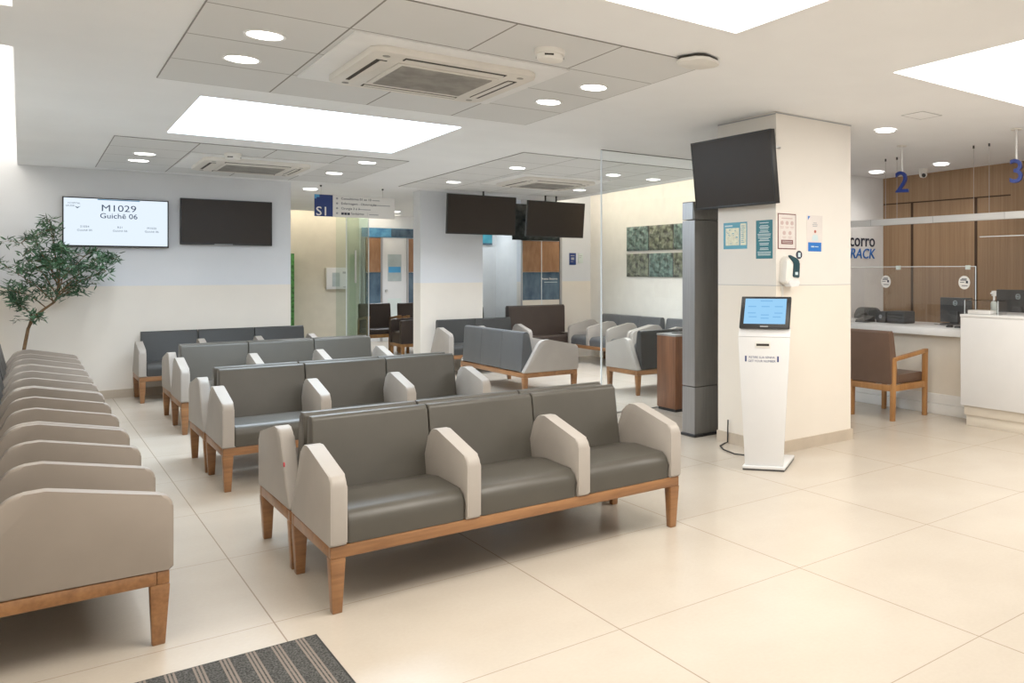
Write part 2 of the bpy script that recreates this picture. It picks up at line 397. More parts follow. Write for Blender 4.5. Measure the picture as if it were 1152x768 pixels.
mb = MB(); mb.box(-.65, 2.57, 11.97, 12.25, 0, 2.98); struct('wall_back', mb, M['wall'])
mb = MB(); mb.box(-.75, -.5, -3, 12.2, 0, 2.98); struct('wall_left', mb, M['cove'])
mb = MB(); mb.box(-.6, 0, -1.2, 12.2, 2.9, 2.98); struct('trim_4', mb, M['white'])
mb = MB(); mb.box(4.2, 5.112, 11.97, 12.25, 0, 2.62); struct('wall_pillar', mb, M['wall'])
mb = MB(); mb.box(-.498, 2.57, 11.945, 11.969, 0, .095); struct('baseboard_back', mb, M['base'])
mb = MB(); mb.box(4.414, 5.294, 4.757, 5.486, 0, 2.74); struct('wall_column', mb, M['cream'])
mb = MB()
mb.box(4.40, 5.308, 4.743, 4.757, 0, .092); mb.box(4.40, 4.414, 4.757, 5.486, 0, .092); mb.box(5.294, 5.308, 4.757, 5.486, 0, .092)
struct('baseboard_column', mb, M['base'])
mb = MB()
mb.box(4.412, 5.296, 4.7555, 4.757, 1.333, 1.337); mb.box(4.4125, 4.414, 4.757, 5.486, 1.333, 1.337)
mb.box(4.410, 5.298, 4.7535, 4.757, 2.700, 2.709); mb.box(4.410, 4.414, 4.757, 5.486, 2.692, 2.701)  # dark strips drawn for the shadow gap at the column head
struct('trim_5', mb, M['inkg'])
# corridor
mb = MB(); mb.box(2.0, 5.1, 18.0, 18.2, 0, 2.98); struct('wall_corridor', mb, M['beige'])
mb = MB(); mb.box(1.85, 2.0, 12.25, 18.2, 0, 2.98); struct('wall_corridor_left', mb, M['beige'])
mb = MB(); mb.box(5.1, 7.4, 18.0, 18.2, 0, 2.98); struct('wall_corridor_end', mb, M['white'])
mb = MB(); mb.box(2.0, 5.75, 17.45, 18.0, 2.9, 2.98); struct('trim_6', mb, M['white'])
# recess and far wall behind the hanging screens
mb = MB(); mb.box(4.95, 5.1, 12.25, 13.4, 0, 2.62); mb.box(4.95, 6.1, 13.4, 13.55, 0, 2.62); mb.box(5.95, 6.1, 12.6, 13.4, 0, 2.62)
struct('wall_recess', mb, M['white'])
mb = MB(); mb.box(5.95, 7.4, 12.46, 12.6, 0, 2.98); struct('wall_far', mb, M['wall'])
mb = MB(); mb.box(7.22, 7.4, 7.2, 12.46, 0, 2.98); struct('wall_cove', mb, M['cove'])
mb = MB(); mb.box(6.45, 7.3, 7.25, 12.55, 2.9, 2.98); struct('trim_7', mb, M['white'])
# office
mb = MB(); mb.box(5.9, 8.48, 7.04, 7.2, 0, 2.7); struct('wall_office', mb, M['white'])
mb = MB(); mb.box(8.48, 8.65, -3, 7.2, 0, 2.9); struct('wall_wood', mb, M['panel'])
mb = MB()
for y in (6.56, 5.604, 3.4): mb.box(8.474, 8.48, y-.018, y+.018, 0, 2.335)
mb.box(8.474, 8.48, 5.137, 7.03, 2.325, 2.34)
struct('trim_8', mb, M['panel_d'])

# ------------------------------------------------------------------ ceiling lights
def light_panel(r, m, label):
    x0, x1, y0, y1 = r
    t = thing('ceiling_light_panel', label, 'light', ((x0+x1)/2, (y0+y1)/2, cz((y0+y1)/2)), group='square luminous ceiling panels', rot=(TILT, 0, 0))
    w, d = (x1-x0)/2, (y1-y0)/2
    mb = MB(); mb.box(-w+.004, w-.004, -d+.004, d-.004, .012, .03); mb.build('diffuser', m, t)
    mb = MB()
    for a in ((-w+.001, w-.001, -d+.001, -d+.004), (-w+.001, w-.001, d-.004, d-.001), (-w+.001, -w+.004, -d+.004, d-.004), (w-.004, w-.001, -d+.004, d-.004)):
        mb.box(a[0], a[1], a[2], a[3], .0, .04)
    mb.build('frame', M['ceil'], t)
light_panel(LP[0], M['light_c'], 'large white luminous ceiling panel between the two air conditioner grids, beyond the ceiling tiles')
light_panel(LP[1], M['light_n'], 'large luminous ceiling panel cut by the top edge, beside the ceiling grid with smoke detector')
light_panel(LP[2], M['light_n'], 'luminous ceiling panel above the reception counter, reaching the picture edge')

def DW(x, y): return 16 if y < 7 else (110 if x > 4 else 38) if y < 12 else 26 if 12.9 < y < 13.1 else 150 if y > 16 else 80
def downlight(x, y, label):
    t = thing('downlight', label, 'light', (x, y, cz(y)-.006), group='round recessed downlights', rot=(TILT, 0, 0))
    mb = MB(); mb.lathe([(.082, 0), (.098, 0), (.1, -.004), (.096, -.008), (.082, -.004), (.082, 0)]); mb.build('rim', M['white'], t)
    mb = MB(); mb.cyl((0, 0, -.0045), (0, 0, -.001), .083, n=28); mb.build('lamp', M['down'], t)
    ld = bpy.data.lights.new('downlight_beam', 'SPOT'); ld.energy = DW(x, y); ld.spot_size = math.radians(125); ld.spot_blend = .8; ld.shadow_soft_size = .07; ld.color = (1, .95, .88) if y < 7 else (.86, .93, 1)
    lo = bpy.data.objects.new('downlight_beam', ld); C.objects.link(lo); lo.parent = t; lo.location = (0, 0, -.02)
for x, y, l in [
  (.958, 5.025, 'round downlight beside the big air conditioner, nearer the top edge of its pair'),
  (.957, 5.638, 'round downlight beside the big air conditioner, the one closer to the luminous panel'),
  (2.869, 5.554, 'round downlight past the smoke detector, at the farther tile of its pair'),
  (2.891, 4.945, 'round downlight next to the white smoke detector tile, beside the hidden screen column'),
  (.912, 10.225, 'round downlight above the lit call screen, nearer of its pair in the far grid'),
  (.911, 10.795, 'round downlight above the lit call screen, closest to the back wall'),
  (2.781, 9.534, 'round downlight at the far grid corner under the luminous panel edge'),
  (2.746, 10.666, 'round downlight in the far grid above the blue direction sign'),
  (4.166, 10.675, 'round downlight above the first hanging screen'),
  (4.227, 8.938, 'round downlight in the side grid before its air conditioner'),
  (5.922, 10.525, 'round downlight above the second hanging screen near the glass edge'),
  (5.425, 8.81, 'round downlight seen through the glass beside its upright edge'),
  (6.065, 8.876, 'round downlight seen through the glass over the green artworks'),
  (5.724, 4.727, 'round downlight beside the column head on the reception side'),
  (7.849, 6.624, 'round downlight above the white wall with blue lettering'),
  (7.911, 5.697, 'round downlight between the blue number 2 and number 3'),
  (2.98, 12.75, 'round downlight in the corridor just above the blue direction sign'),
  (2.62, 13.6, 'round downlight in the corridor behind the left corner of the direction sign'),
  (5.5, 13.0, 'added unseen downlight brightening the recess doorway behind the second hanging screen'),  # added lamp without a known fixture, lights the recess walls
  (5.32, 16.5, 'round downlight in the corridor at the end of the direction sign')]:
    downlight(x, y, l)

# cove lamps
def cove(name, x0, x1, y0, y1, z0, z1, m, label):
    mb = MB(); mb.box(x0, x1, y0, y1, z0, z1); o = mb.build(name, m); tag(o, label, 'light', 'cove light strips')
cove('cove_light', -.49, -.06, 6.2, 11.96, 2.885, 2.898, M['cove_w'], 'bright cove light over the long left bench row, by the back wall')
cove('cove_light', -.49, -.06, -.9, 5.28, 2.885, 2.898, M['cove_w'], 'bright cove light at the top corner above the nearest bench')
cove('cove_light', 6.53, 6.56, 7.35, 12.4, 2.74, 2.765, M['cove_l'], 'warm cove light washing the wall with green artworks')
cove('cove_light', 2.1, 5.7, 17.48, 17.51, 2.74, 2.765, M['cove_l'], 'warm cove light washing the corridor wall behind the direction sign')

# ------------------------------------------------------------------ ceiling equipment
def cassette(x, y, s, label, field_w):
    t = thing('air_conditioner', label, 'air conditioner', (x, y, cz(y)-.006), group='ceiling cassette air conditioners', rot=(TILT, 0, 0))
    mb = MB(); mb.box(-field_w, field_w, -field_w, field_w, -.012, 0, .004); mb.build('surround_panel', M['white'], t)
    mb = MB()
    pr = rpoly([(-s, -s, .07), (s, -s, .07), (s, s, .07), (-s, s, .07)])
    mb.prism(pr, -.05, -.012, 'Z', .012, 2); mb.build('front_panel', M['acw'], t)
    g = s*.56
    mb = MB(); mb.box(-g-.03, g+.03, -g-.03, g+.03, -.058, -.05, .003); fr = mb.build('grille_frame', M['acw'], t)
    mb = MB(); mb.box(-g, g, -g, g, -.062, -.056, .002)
    for k in range(24):
        u = -g + (k+.5)*2*g/24; mb.box(-g, g, u-.004, u+.004, -.065, -.061)
    mb.build('intake_grille', M['acg'], t)
    for k in range(4):
        R = Matrix.Rotation(k*PI/2, 4, 'Z')
        mb = MB(); mb.box(-s*.62, s*.62, s*.75, s*.87, -.053, -.049, M=R); sl = mb.build('air_outlet', M['slot'], t)
        mb = MB(); mb.hexa([(-s*.6, s*.755, -.057), (s*.6, s*.755, -.057), (s*.6, s*.825, -.056), (-s*.6, s*.825, -.056), (-s*.6, s*.755, -.053), (s*.6, s*.755, -.053), (s*.6, s*.825, -.052), (-s*.6, s*.825, -.052)], M=R); mb.build('vane', M['acw'], sl)
    for k in range(4):
        R = Matrix.Rotation(k*PI/2, 4, 'Z')
        mb = MB(); mb.cyl((s*.82, s*.82, -.053), (s*.82, s*.82, -.049), .02, n=12, M=R); mb.build('corner_cap', M['acg'], t)
cassette(1.915, 5.25, .485, 'big ceiling cassette air conditioner in the nearest tile grid', .622)
cassette(1.86, 10.45, .485, 'ceiling cassette air conditioner above the wall screens', .622)
cassette(5.1, 9.95, .485, 'ceiling cassette air conditioner above the hanging screens', .622)

def smoke(x, y, r, label):
    t = thing('smoke_detector', label, 'smoke detector', (x, y, cz(y)-.006), group='ceiling smoke detectors', rot=(TILT, 0, 0))
    mb = MB(); mb.lathe([(0, 0), (r, 0), (r, -.022), (r*.97, -.028), (r*.9, -.03), (0, -.03)]); mb.build('base', M['plastic'], t)
    mb = MB(); mb.lathe([(r*.88, -.03), (r*.88, -.05), (r*.8, -.06), (r*.5, -.066), (0, -.067)]); mb.build('sensor_cap', M['plastic'], t)
    mb = MB()
    for k in range(3):
        R = Matrix.Rotation(k*2*PI/3, 4, 'Z'); mb.box(r*.84, r*.885, -.025, .025, -.047, -.037, M=R)
    mb.build('vent_slot', M['slot'], t)
smoke(2.24, 4.32, .085, 'white round smoke detector on the tile beside the big air conditioner')
smoke(1.57, 9.70, .075, 'small white smoke detector above the wall screens')
t = thing('wireless_router', 'white rounded wireless router on the ceiling above the column screen', 'router', (3.0, 3.92, cz(3.92)-.006), .3, rot=(TILT, 0, .35))
mb = MB(); mb.prism(rpoly([(-.11, -.11, .06), (.11, -.11, .06), (.11, .11, .06), (-.11, .11, .06)]), -.035, -.014, 'Z', .01, 3); mb.build('shell', M['plastic'], t)
mb = MB(); mb.prism(rpoly([(-.10, -.10, .05), (.10, -.10, .05), (.10, .10, .05), (-.10, .10, .05)]), -.015, 0, 'Z'); mb.build('shadow_mount', M['slot'], t)  # coloured dark as the shadow between shell and ceiling
t = thing('security_camera', 'small white dome security camera on the ceiling beside the blue number 2', 'camera', (8.1, 6.1, cz(6.1)-.003))
mb = MB(); mb.lathe([(0, .03), (.06, .03), (.06, -.03), (.05, -.045), (0, -.045)]); mb.build('base', M['plastic'], t)
mb = MB(); mb.lathe([(.048, -.043), (.05, -.07), (.036, -.1), (0, -.112)]); mb.build('housing', M['plastic'], t)
mb = MB(); mb.cyl((-.03, -.03, -.08), (-.045, -.045, -.085), .024, n=16); mb.build('lens', M['black'], t)
t = thing('access_hatch', 'square access hatch outlined in the ceiling beyond the column', 'hatch', (5.45, 4.12, cz(4.12)), rot=(TILT, 0, 0))
mb = MB()
for a in ((-.13,.13,-.11,-.104), (-.13,.13,.104,.11), (-.13,-.124,-.104,.104), (.124,.13,-.104,.104)): mb.box(a[0], a[1], a[2], a[3], -.003, 0)
mb.build('frame', M['inkg'], t)
mb = MB(); mb.box(-.124, .124, -.104, .104, -.002, 0); mb.build('lid', M['ceil'], t)

# ------------------------------------------------------------------ waiting benches
AW = .065; PITCH = .58; DEP = .70
def make_bench(name, label, n, lm, am, group):
    t = thing(name, label, 'bench', group=group)
    L = n*PITCH + AW
    mb = MB(); mb.box(.004, L-.004, .012, .052, .236, .288, .004); mb.box(.004, L-.004, .65, .69, .236, .288, .004)
    mb.box(.004, .044, .052, .65, .236, .288, .004); mb.box(L-.044, L-.004, .052, .65, .236, .288, .004)
    for k in range(1, n): mb.box(k*PITCH+.01, k*PITCH+.055, .052, .65, .240, .284)
    mb.build('frame', M['wood'], t)
    for (x0, sx) in ((.002, 1), (L-.002, -1)):
        for front in (True, False):
            if front: yt0, yt1, yb0, yb1 = .010, .074, .024, .066
            else: yt0, yt1, yb0, yb1 = .632, .692, .640, .68
            xt = (x0, x0 + sx*.06); xb = (x0 + sx*.012, x0 + sx*.05)
            a = [(min(xb), yb0, 0), (max(xb), yb0, 0), (max(xb), yb1, 0), (min(xb), yb1, 0), (min(xt), yt0, .236), (max(xt), yt0, .236), (max(xt), yt1, .236), (min(xt), yt1, .236)]
            mb = MB(); mb.hexa(a, .004); lg = mb.build('leg', M['wood'], t)
            mb = MB(); mb.box(min(xb)+.004, max(xb)-.004, yb0+.004, yb1-.004, -.0005, .006); mb.build('foot_pad', M['rubber'], lg)
    for k in range(n):
        x0 = k*PITCH + AW + .003; x1 = (k+1)*PITCH - .003
        mb = MB(); mb.prism(rpoly([(.018, .29), (.56, .29), (.56, .405, .02), (.36, .432, .2), (.016, .424, .085)]), x0, x1, 'X', .014, 3)
        mb.build('seat', lm, t)
        b0 = k*PITCH + (AW*.5 + .003 if k else AW+.002); b1 = (k+1)*PITCH + (AW*.5 - .003 if k < n-1 else -.002)
        mb = MB(); mb.prism(rpoly([(.505, .30), (.69, .30, .01), (.664, .752, .022), (.595, .752, .026)]), b0, b1, 'X', .014, 3)
        mb.build('backrest', lm, t)
    for k in range(n+1):
        x0 = k*PITCH; end = k in (0, n)
        yb = .698 if end else .66; yt = .48
        pts = [(.0, .29, .012), (yb, .29, .012), (yt, .652, .085), (.375, .658, .07), (.0, .575, .05)]
        mb = MB(); mb.prism(rpoly(pts), x0, x0+AW, 'X', .017, 3); mb.build('armrest', am, t)
    return t
GR = 'three-seat upholstered waiting benches'
b1 = make_bench('waiting_bench', 'grey three-seat bench facing the striped mat, front row of the block', 3, M['leather'], M['arm'], GR)
b1.location = (.957, 3.77, 0)
L3 = 3*PITCH + AW
md = {'grey leather': M['leather_d']}
mbl = {'grey leather': M['leather_b']}
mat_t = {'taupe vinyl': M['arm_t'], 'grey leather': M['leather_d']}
r2 = dup(b1, (.957+L3, 5.18, 0), PI, 'grey three-seat bench back to back with the front-row bench, red tag on its armrest')
dup(b1, (.97, 6.34, 0), 0, 'grey three-seat bench in second row of the block, warm tan light on its seats')
dup(b1, (.965+L3, 7.76, 0), PI, 'grey three-seat bench back to back with the second-row bench')
dup(b1, (1.04, 8.815, 0), 0, 'grey three-seat bench in third row of the block, before the wall bench')
dup(b1, (1.05+L3, 10.235, 0), PI, 'grey three-seat bench back to back with the third-row bench, facing the wall screens')
dup(b1, (.95, 11.235, 0), 0, 'dark three-seat bench set against the wall below the two screens', mats=md)
mb = MB(); mb.cyl((L3+.0005, .60, .50), (L3+.005, .60, .50), .012, n=12); tg = mb.build('red_tag', M['red'], r2); tg['label'] = 'small red tag on the armrest'
# central bench seen from behind, bench behind glass, cove wall benches, left row
dup(b1, (4.89, 8.72, 0), PI/2, 'blue-grey three-seat bench seen from behind, beyond the seating block', mats=mbl)
for i, l in enumerate(['taupe-armed bench of the long side row, nearest the striped mat', 'taupe-armed bench of the long side row, second from the striped mat', 'taupe-armed bench of the long side row, third from the striped mat', 'taupe-armed bench of the long side row, beside the potted tree']):
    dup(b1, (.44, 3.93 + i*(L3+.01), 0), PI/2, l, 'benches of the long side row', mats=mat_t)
bb = make_bench('waiting_bench', 'dark two-seat bench against the pillar under the hanging screens', 2, M['leather_d'], M['arm'], 'two-seat upholstered waiting benches')
bb.location = (4.325, 11.235, 0)
L2 = 2*PITCH + AW
dup(bb, (5.28+L2, 8.75, 0), PI, 'taupe-sided two-seat bench behind the glass, beside the walnut bin')
c8 = dup(b1, (6.5, 11.93, 0), -PI/2, 'three-seat bench along the cream wall under the green artworks, far end', mats=mbl)
dup(bb, (6.5, 10.10, 0), -PI/2, 'two-seat bench along the cream wall, closer to the walnut bin', mats={'dark grey leather': M['leather_b']})

# ------------------------------------------------------------------ brown chairs
def make_chair(label, group, lm, seat_h=.43, back_h=.87):
    t = thing('armchair', label, 'chair', group=group); w, d = .57, .58
    for x in (0, w-.045):
        mb = MB(); mb.hexa([(x, .02, 0), (x+.042, .02, 0), (x+.042, .06, 0), (x, .06, 0), (x, .005, .667), (x+.045, .005, .667), (x+.045, .055, .667), (x, .055, .667)], .004); mb.build('leg', M['wood2'], t)
        mb = MB(); mb.hexa([(x, d-.055, 0), (x+.042, d-.055, 0), (x+.042, d-.012, 0), (x, d-.012, 0), (x, d-.075, .60), (x+.045, d-.075, .60), (x+.045, d-.03, .60), (x, d-.03, .60)], .004); mb.build('leg', M['wood2'], t)
        mb = MB(); mb.hexa([(x, .0, .632), (x+.047, .0, .632), (x+.047, d-.035, .572), (x, d-.035, .572), (x, .0, .67), (x+.047, .0, .67), (x+.047, d-.035, .61), (x, d-.035, .61)], .005); mb.build('armrest', M['wood2'], t)
    mb = MB(); mb.box(.042, w-.042, .015, .05, .285, .345, .003); mb.box(.042, w-.042, d-.05, d-.018, .285, .345, .003)
    mb.box(.004, .04, .05, d-.05, .285, .345, .003); mb.box(w-.04, w-.004, .05, d-.05, .285, .345, .003); mb.build('frame', M['wood2'], t)
    mb = MB(); mb.prism(rpoly([(.02, .346), (.5, .346), (.5, .43, .02), (.02, .44, .04)]), .048, w-.048, 'X', .012, 3); mb.build('seat', lm, t)
    mb = MB(); mb.prism(rpoly([(.44, .35), (d-.02, .35, .015), (d+.025, back_h, .022), (d-.045, back_h, .025)]), .02, w-.02, 'X', .014, 3); mb.build('backrest', lm, t)
    return t
ch = make_chair('brown leather armchair with wooden frame at the reception desk', 'brown wooden armchairs', M['brown'])
ch.location = (6.77, 5.03, 0); ch.rotation_euler = (0, 0, PI/2)
dup(ch, (4.42, 15.15, 0), 0, 'dark brown armchair in the corridor beside the glass panel', mats={'brown leather': M['brown_d']})
dup(ch, (5.04, 15.0, 0), 0, 'dark brown armchair in the corridor beside the pillar edge', mats={'brown leather': M['brown_d']})
dup(ch, (5.12, 12.72, 0), 0, 'dark armchair in the doorway recess behind the pillar bench', mats={'brown leather': M['leather_d']})
def make_club(label, w, d, lm, hb, ha, group):
    t = thing('club_chair', label, 'chair', group=group)
    mb = MB(); mb.box(.01, w-.01, .01, d-.01, .17, .225, .004); mb.build('frame', M['wood2'], t)
    for x in (.012, w-.062):
        for y in (.012, d-.062):
            mb = MB(); mb.hexa([(x+.006, y+.006, 0), (x+.044, y+.006, 0), (x+.044, y+.044, 0), (x+.006, y+.044, 0), (x, y, .17), (x+.05, y, .17), (x+.05, y+.05, .17), (x, y+.05, .17)], .004); mb.build('leg', M['wood2'], t)
    for x in (0, w-.1):
        mb = MB(); mb.prism(rpoly([(0, .226, .01), (d-.14, .226), (d-.14, ha+.01, .02), (0, ha, .03)]), x, x+.1, 'X', .016, 3); mb.build('armrest', lm, t)
    mb = MB(); mb.prism(rpoly([(.01, .226), (d-.15, .226), (d-.15, .42, .02), (.01, .43, .04)]), .103, w-.103, 'X', .012, 3); mb.build('seat', lm, t)
    mb = MB(); mb.prism(rpoly([(d-.14, .226), (d, .226, .01), (d+.01, hb, .03), (d-.11, hb, .03)]), 0, w, 'X', .02, 3); mb.build('backrest', lm, t)
    return t
c1 = make_club('dark brown club chair in the corridor, seen from its armrest side', .62, .62, M['brown_d'], .86, .62, 'dark brown club chairs')
c1.location = (4.70, 14.9, 0); c1.rotation_euler = (0, 0, -PI/2)
c2 = make_club('dark brown high-backed settee beyond the pillar bench, under the second hanging screen', .97, .43, M['brown_d'], .90, .44, 'dark brown club chairs')
c2.location = (5.67, 11.975, 0)

# ------------------------------------------------------------------ screens
def tv(name, label, w, h, Mx, lit=False, group='wall and ceiling screens', bez=.012, th=.045):
    t = thing(name, label, 'television', group=group); t.matrix_world = Mx
    mb = MB(); mb.box(0, w, 0, h, -th, -.004, .004); mb.build('housing', M['black'], t)
    mb = MB()
    for a in ((0, w, 0, bez*1.5), (0, w, h-bez, h), (0, bez, bez*1.5, h-bez), (w-bez, w, bez*1.5, h-bez)): mb.box(a[0], a[1], a[2], a[3], -.004, .003, .001)
    mb.build('bezel', M['black'], t)
    mb = MB(); mb.box(bez, w-bez, bez*1.5, h-bez, -.004, .0005); s = mb.build('screen', M['tvlit'] if lit else M['screen'], t)
    return t, s
t, s = tv('television', 'lit white call screen showing M1029 on the wall beside the potted tree', .95, .552, basis((.335, 11.90, 1.722), (1, 0, 0), (0, 0, 1)), True)
s['label'] = 'lit white screen with call number'
text('M1029', .105, M['tvtext'], s, T(.49, .405, .001), ext=0, sx=1.1)
text('Guichê 06', .082, M['tvtext'], s, T(.49, .325, .001), bold=True)
for x, a, b in ((.19, 'S1054', 'Guichê 05'), (.50, 'R21', 'Guichê 06'), (.79, 'M1020', 'Guichê 06')):
    text(a, .032, M['tvtext2'], s, T(x, .215, .001)); text(b, .032, M['tvtext2'], s, T(x, .175, .001))
text('HOSPITAL', .024, M['tvtext2'], s, T(.1, .475, .001)); text('SAÚDE', .024, M['tvtext2'], s, T(.065, .445, .001), bold=True)
mb = MB(); mb.poly([(.10, .452, .001), (.128, .44, .001), (.156, .452, .001), (.128, .425, .001)]); mb.build('logo', M['tvtext2'], s)
mb = MB(); mb.box(.30, .68, .528, .538, .0005, .0012); mb.build('banner', M['sky'], s)
mb = MB(); mb.box(.3, .65, .15, .4, -.07, -.045); mb.build('wall_mount', M['dark'], t)
t, s = tv('television', 'switched-off dark screen on the wall beside the lit call screen', .95, .552, basis((1.397, 11.90, 1.768), (1, 0, 0), (0, 0, 1)))
mb = MB(); mb.box(.3, .65, .15, .4, -.07, -.045); mb.build('wall_mount', M['dark'], t)
mb = MB(); mb.box(.34, .53, .003, .011, .003, .005); mb.build('nameplate', M['inkg'], t)
# hanging screens, tilted forward
def hang(x0, w, ztop, h, y, tilt, poles, label):
    up = Vector((0, -math.sin(tilt), math.cos(tilt)))
    o = Vector((x0, y, ztop)) - up*h
    t, s = tv('television', label, w, h, basis(o, (1, 0, 0), up))
    inv = t.matrix_world.inverted()
    for px in poles:
        a = inv @ Vector((px, y+.05, ztop-.18)); b = inv @ Vector((px, y+.05, cz(y)-.002))
        mb = MB(); mb.cyl(a, b, .013, n=10); mb.build('ceiling_pole', M['black'], t)
hang(4.397, 1.012, 2.537, .565, 11.47, .07, (4.93,), 'switched-off screen hanging from the ceiling before the pillar')
hang(5.595, .955, 2.51, .545, 11.47, .12, (5.90, 6.08), 'switched-off tilted screen hanging beside the glass partition')
# column screen
up = Vector((4.87, 0, 2.552)) - Vector((4.945, 0, 1.978)); up = Vector((-.075*.8, 0, .574))
t, s = tv('television', 'large switched-off screen tilted on an arm from the cream column', 1.02, .578, basis((4.335, 5.69, 1.976), (0, -1, 0), up))
inv = t.matrix_world.inverted()
mb = MB(); a = inv @ Vector((4.36, 5.02, 2.3)); b = inv @ Vector((4.41, 5.02, 2.3)); mb.cyl(a, b, .045, n=12); mb.build('mount_arm', M['dark'], t)
mb = MB(); a = inv @ Vector((4.36, 5.2, 2.2)); b = inv @ Vector((4.412, 5.2, 2.2)); mb.cyl(a, b, .03, n=12); mb.build('mount_arm', M['dark'], t)
mb = MB(); mb.box(4.40, 4.455, 4.742, 4.7565, 2.42, 2.436, .003); o = mb.build('cable_clip', M['steel']); tag(o, 'tiny metal clip on the column edge beside the tilted screen', 'clip')

# ------------------------------------------------------------------ direction sign
Bs = basis((2.875, 12.1, 2.18), (1, 0, 0), (0, 0, 1))
t = thing('direction_sign', 'hanging white direction sign with navy S1 square over the corridor opening', 'sign'); t.matrix_world = Bs
mb = MB(); mb.box(0, 1.02, 0, .292, -.012, 0, .002); bd = mb.build('board', M['paper'], t)
mb = MB(); mb.box(0, .222, .0, .292, 0, .003); sq = mb.build('number_square', M['navy'], t); sq['label'] = 'navy square reading S1'
text('S1', .165, M['paper'], sq, T(.095, .015, .003), bold=True)
mb = MB(); mb.box(0, .06, .255, .292, .003, .0045); mb.box(0, .025, .235, .255, .003, .0045); mb.build('corner_mark', M['sky'], sq)
for i, (a, bw, gx) in enumerate((('Consultórios 01 ao 10', .1, .70), ('Enfermagem - Observação', .22, .715), ('Cirurgia 2 e 3', .16, .52), ('Sanitários', .12, .66))):
    y = .238 - i*.066
    mb = MB(); mb.cyl((.275, y+.012, 0), (.275, y+.012, .002), .014, n=12); mb.build('arrow_mark', M['inkg'], bd)
    text(a, .042, M['ink'], bd, T(.325 + (.125 if i == 3 else 0), y, .0005), align='LEFT', bold=True)
    mb = MB(); mb.box(gx, gx+.002, y-.012, y+.036, 0, .001); mb.box(gx+.02, gx+.02+bw, y+.004, y+.014, 0, .001); mb.build('translation_line', M['inkg'], bd)
mb = MB()
for k in range(3): mb.box(.327+k*.038, .36+k*.038, .032, .064, 0, .001)
mb.build('restroom_icons', M['ink'], bd)
for x in (.08, .86):
    mb = MB(); mb.cyl((x, .29, -.006), (x, cz(12)-2.18-.003, -.006), .002, n=6); w = mb.build('hanger_wire', M['steel'], t)
    mb = MB(); mb.cyl((x, cz(12)-2.18-.02, -.006), (x, cz(12)-2.18-.001, -.006), .012, n=12); mb.build('ceiling_cap', M['dark'], w)

# ------------------------------------------------------------------ column notices and dispenser
BL = lambda y, z: basis((4.4148, y, z), (0, -1, 0), (0, 0, 1))
BR = lambda x, z: basis((x, 4.7578, z), (1, 0, 0), (0, 0, 1))
t = thing('poster', 'blue-framed floor plan poster on the shaded side of the column', 'poster', group='notices on the column'); t.matrix_world = BL(5.41, 1.635)
mb = MB(); mb.box(0, .305, 0, .222, 0, .003); p = mb.build('sheet', M['tealb'], t)
mb = MB(); mb.box(.03, .205, .03, .175, .003, .004); mb.box(.222, .295, .03, .21, .003, .004); mb.build('plan', M['cream_p'], p)
mb = MB(); random.seed(3)
for k in range(14):
    x = random.uniform(.04, .19); y = random.uniform(.04, .16); mb.box(x, x+random.uniform(.01, .03), y, y+.004, .004, .0046)
for k in range(9): mb.box(.232, .232+random.uniform(.02, .055), .05+k*.017, .055+k*.017, .004, .0046)
mb.build('print_lines', M['tealb'], p)
mb = MB(); mb.box(.02, .12, .188, .2, .003, .004); mb.build('title_line', M['lines'], p)
t = thing('poster', 'tall teal notice with pale text beside the floor plan poster', 'poster', group='notices on the column'); t.matrix_world = BL(4.993, 1.55)
mb = MB(); mb.box(0, .198, 0, .31, 0, .003); p = mb.build('sheet', M['teal'], t)
mb = MB(); random.seed(4)
for k, y in enumerate([.285, .262, .25, .238, .222, .21, .194, .182, .166, .154, .142, .12, .108, .082, .07, .05, .038, .026]):
    w = random.uniform(.09, .165); mb.box(.099-w/2, .099+w/2, y, y+.006, .003, .004)
mb.build('print_lines', M['lines'], p)
t = thing('poster', 'maroon-framed notice with round icons above the soap dispenser', 'poster', group='notices on the column'); t.matrix_world = BR(4.432, 1.625)
mb = MB(); mb.box(0, .2, 0, .285, 0, .004); fr = mb.build('frame', M['maroon'], t)
mb = MB(); mb.box(.008, .192, .008, .277, .004, .005); p = mb.build('sheet', M['pink'], t)
mb = MB(); mb.box(.035, .165, .04, .075, .005, .006); mb.build('caption_band', M['maroon'], p)
mb = MB(); mb.box(.045, .155, .062, .066, .006, .0066); mb.box(.045, .155, .05, .054, .006, .0066); mb.build('caption_lines', M['pink'], p)
mb = MB(); mb.box(.04, .16, .243, .251, .005, .006)
for (x, y) in ((.045, .21), (.1, .21), (.155, .21), (.068, .13), (.132, .13)):
    mb.cyl((x, y, .005), (x, y, .006), .017, n=14); mb.box(x-.02, x+.02, y-.034, y-.029, .005, .006); mb.box(x-.015, x+.015, y-.044, y-.040, .005, .006)
mb.build('icons', mat('pale rose print', (.55, .42, .40), .6), p)
t = thing('poster', 'pale notice with blue band and small figure drawing on the lit side of the column', 'poster', group='notices on the column'); t.matrix_world = BR(4.758, 1.612)
mb = MB(); mb.box(0, .185, 0, .298, 0, .002); p = mb.build('sheet', M['pink'], t)
mb = MB(); mb.box(.015, .17, .0, .075, .002, .003); bl = mb.build('blue_band', M['bluep'], p)
mb = MB(); mb.box(.05, .085, .035, .045, .003, .0036); mb.box(.092, .135, .037, .043, .003, .0036); mb.build('band_text', M['lines'], bl)
mb = MB(); mb.poly([(.012, .29, .0026), (.04, .29, .0026), (.012, .255, .0026)]); mb.build('corner_mark', M['bluep'], p)
mb = MB(); mb.box(.075, .115, .232, .238, .002, .003); mb.box(.065, .125, .218, .224, .002, .003); mb.box(.07, .12, .205, .211, .002, .003); mb.build('text_lines', M['inkg'], p)
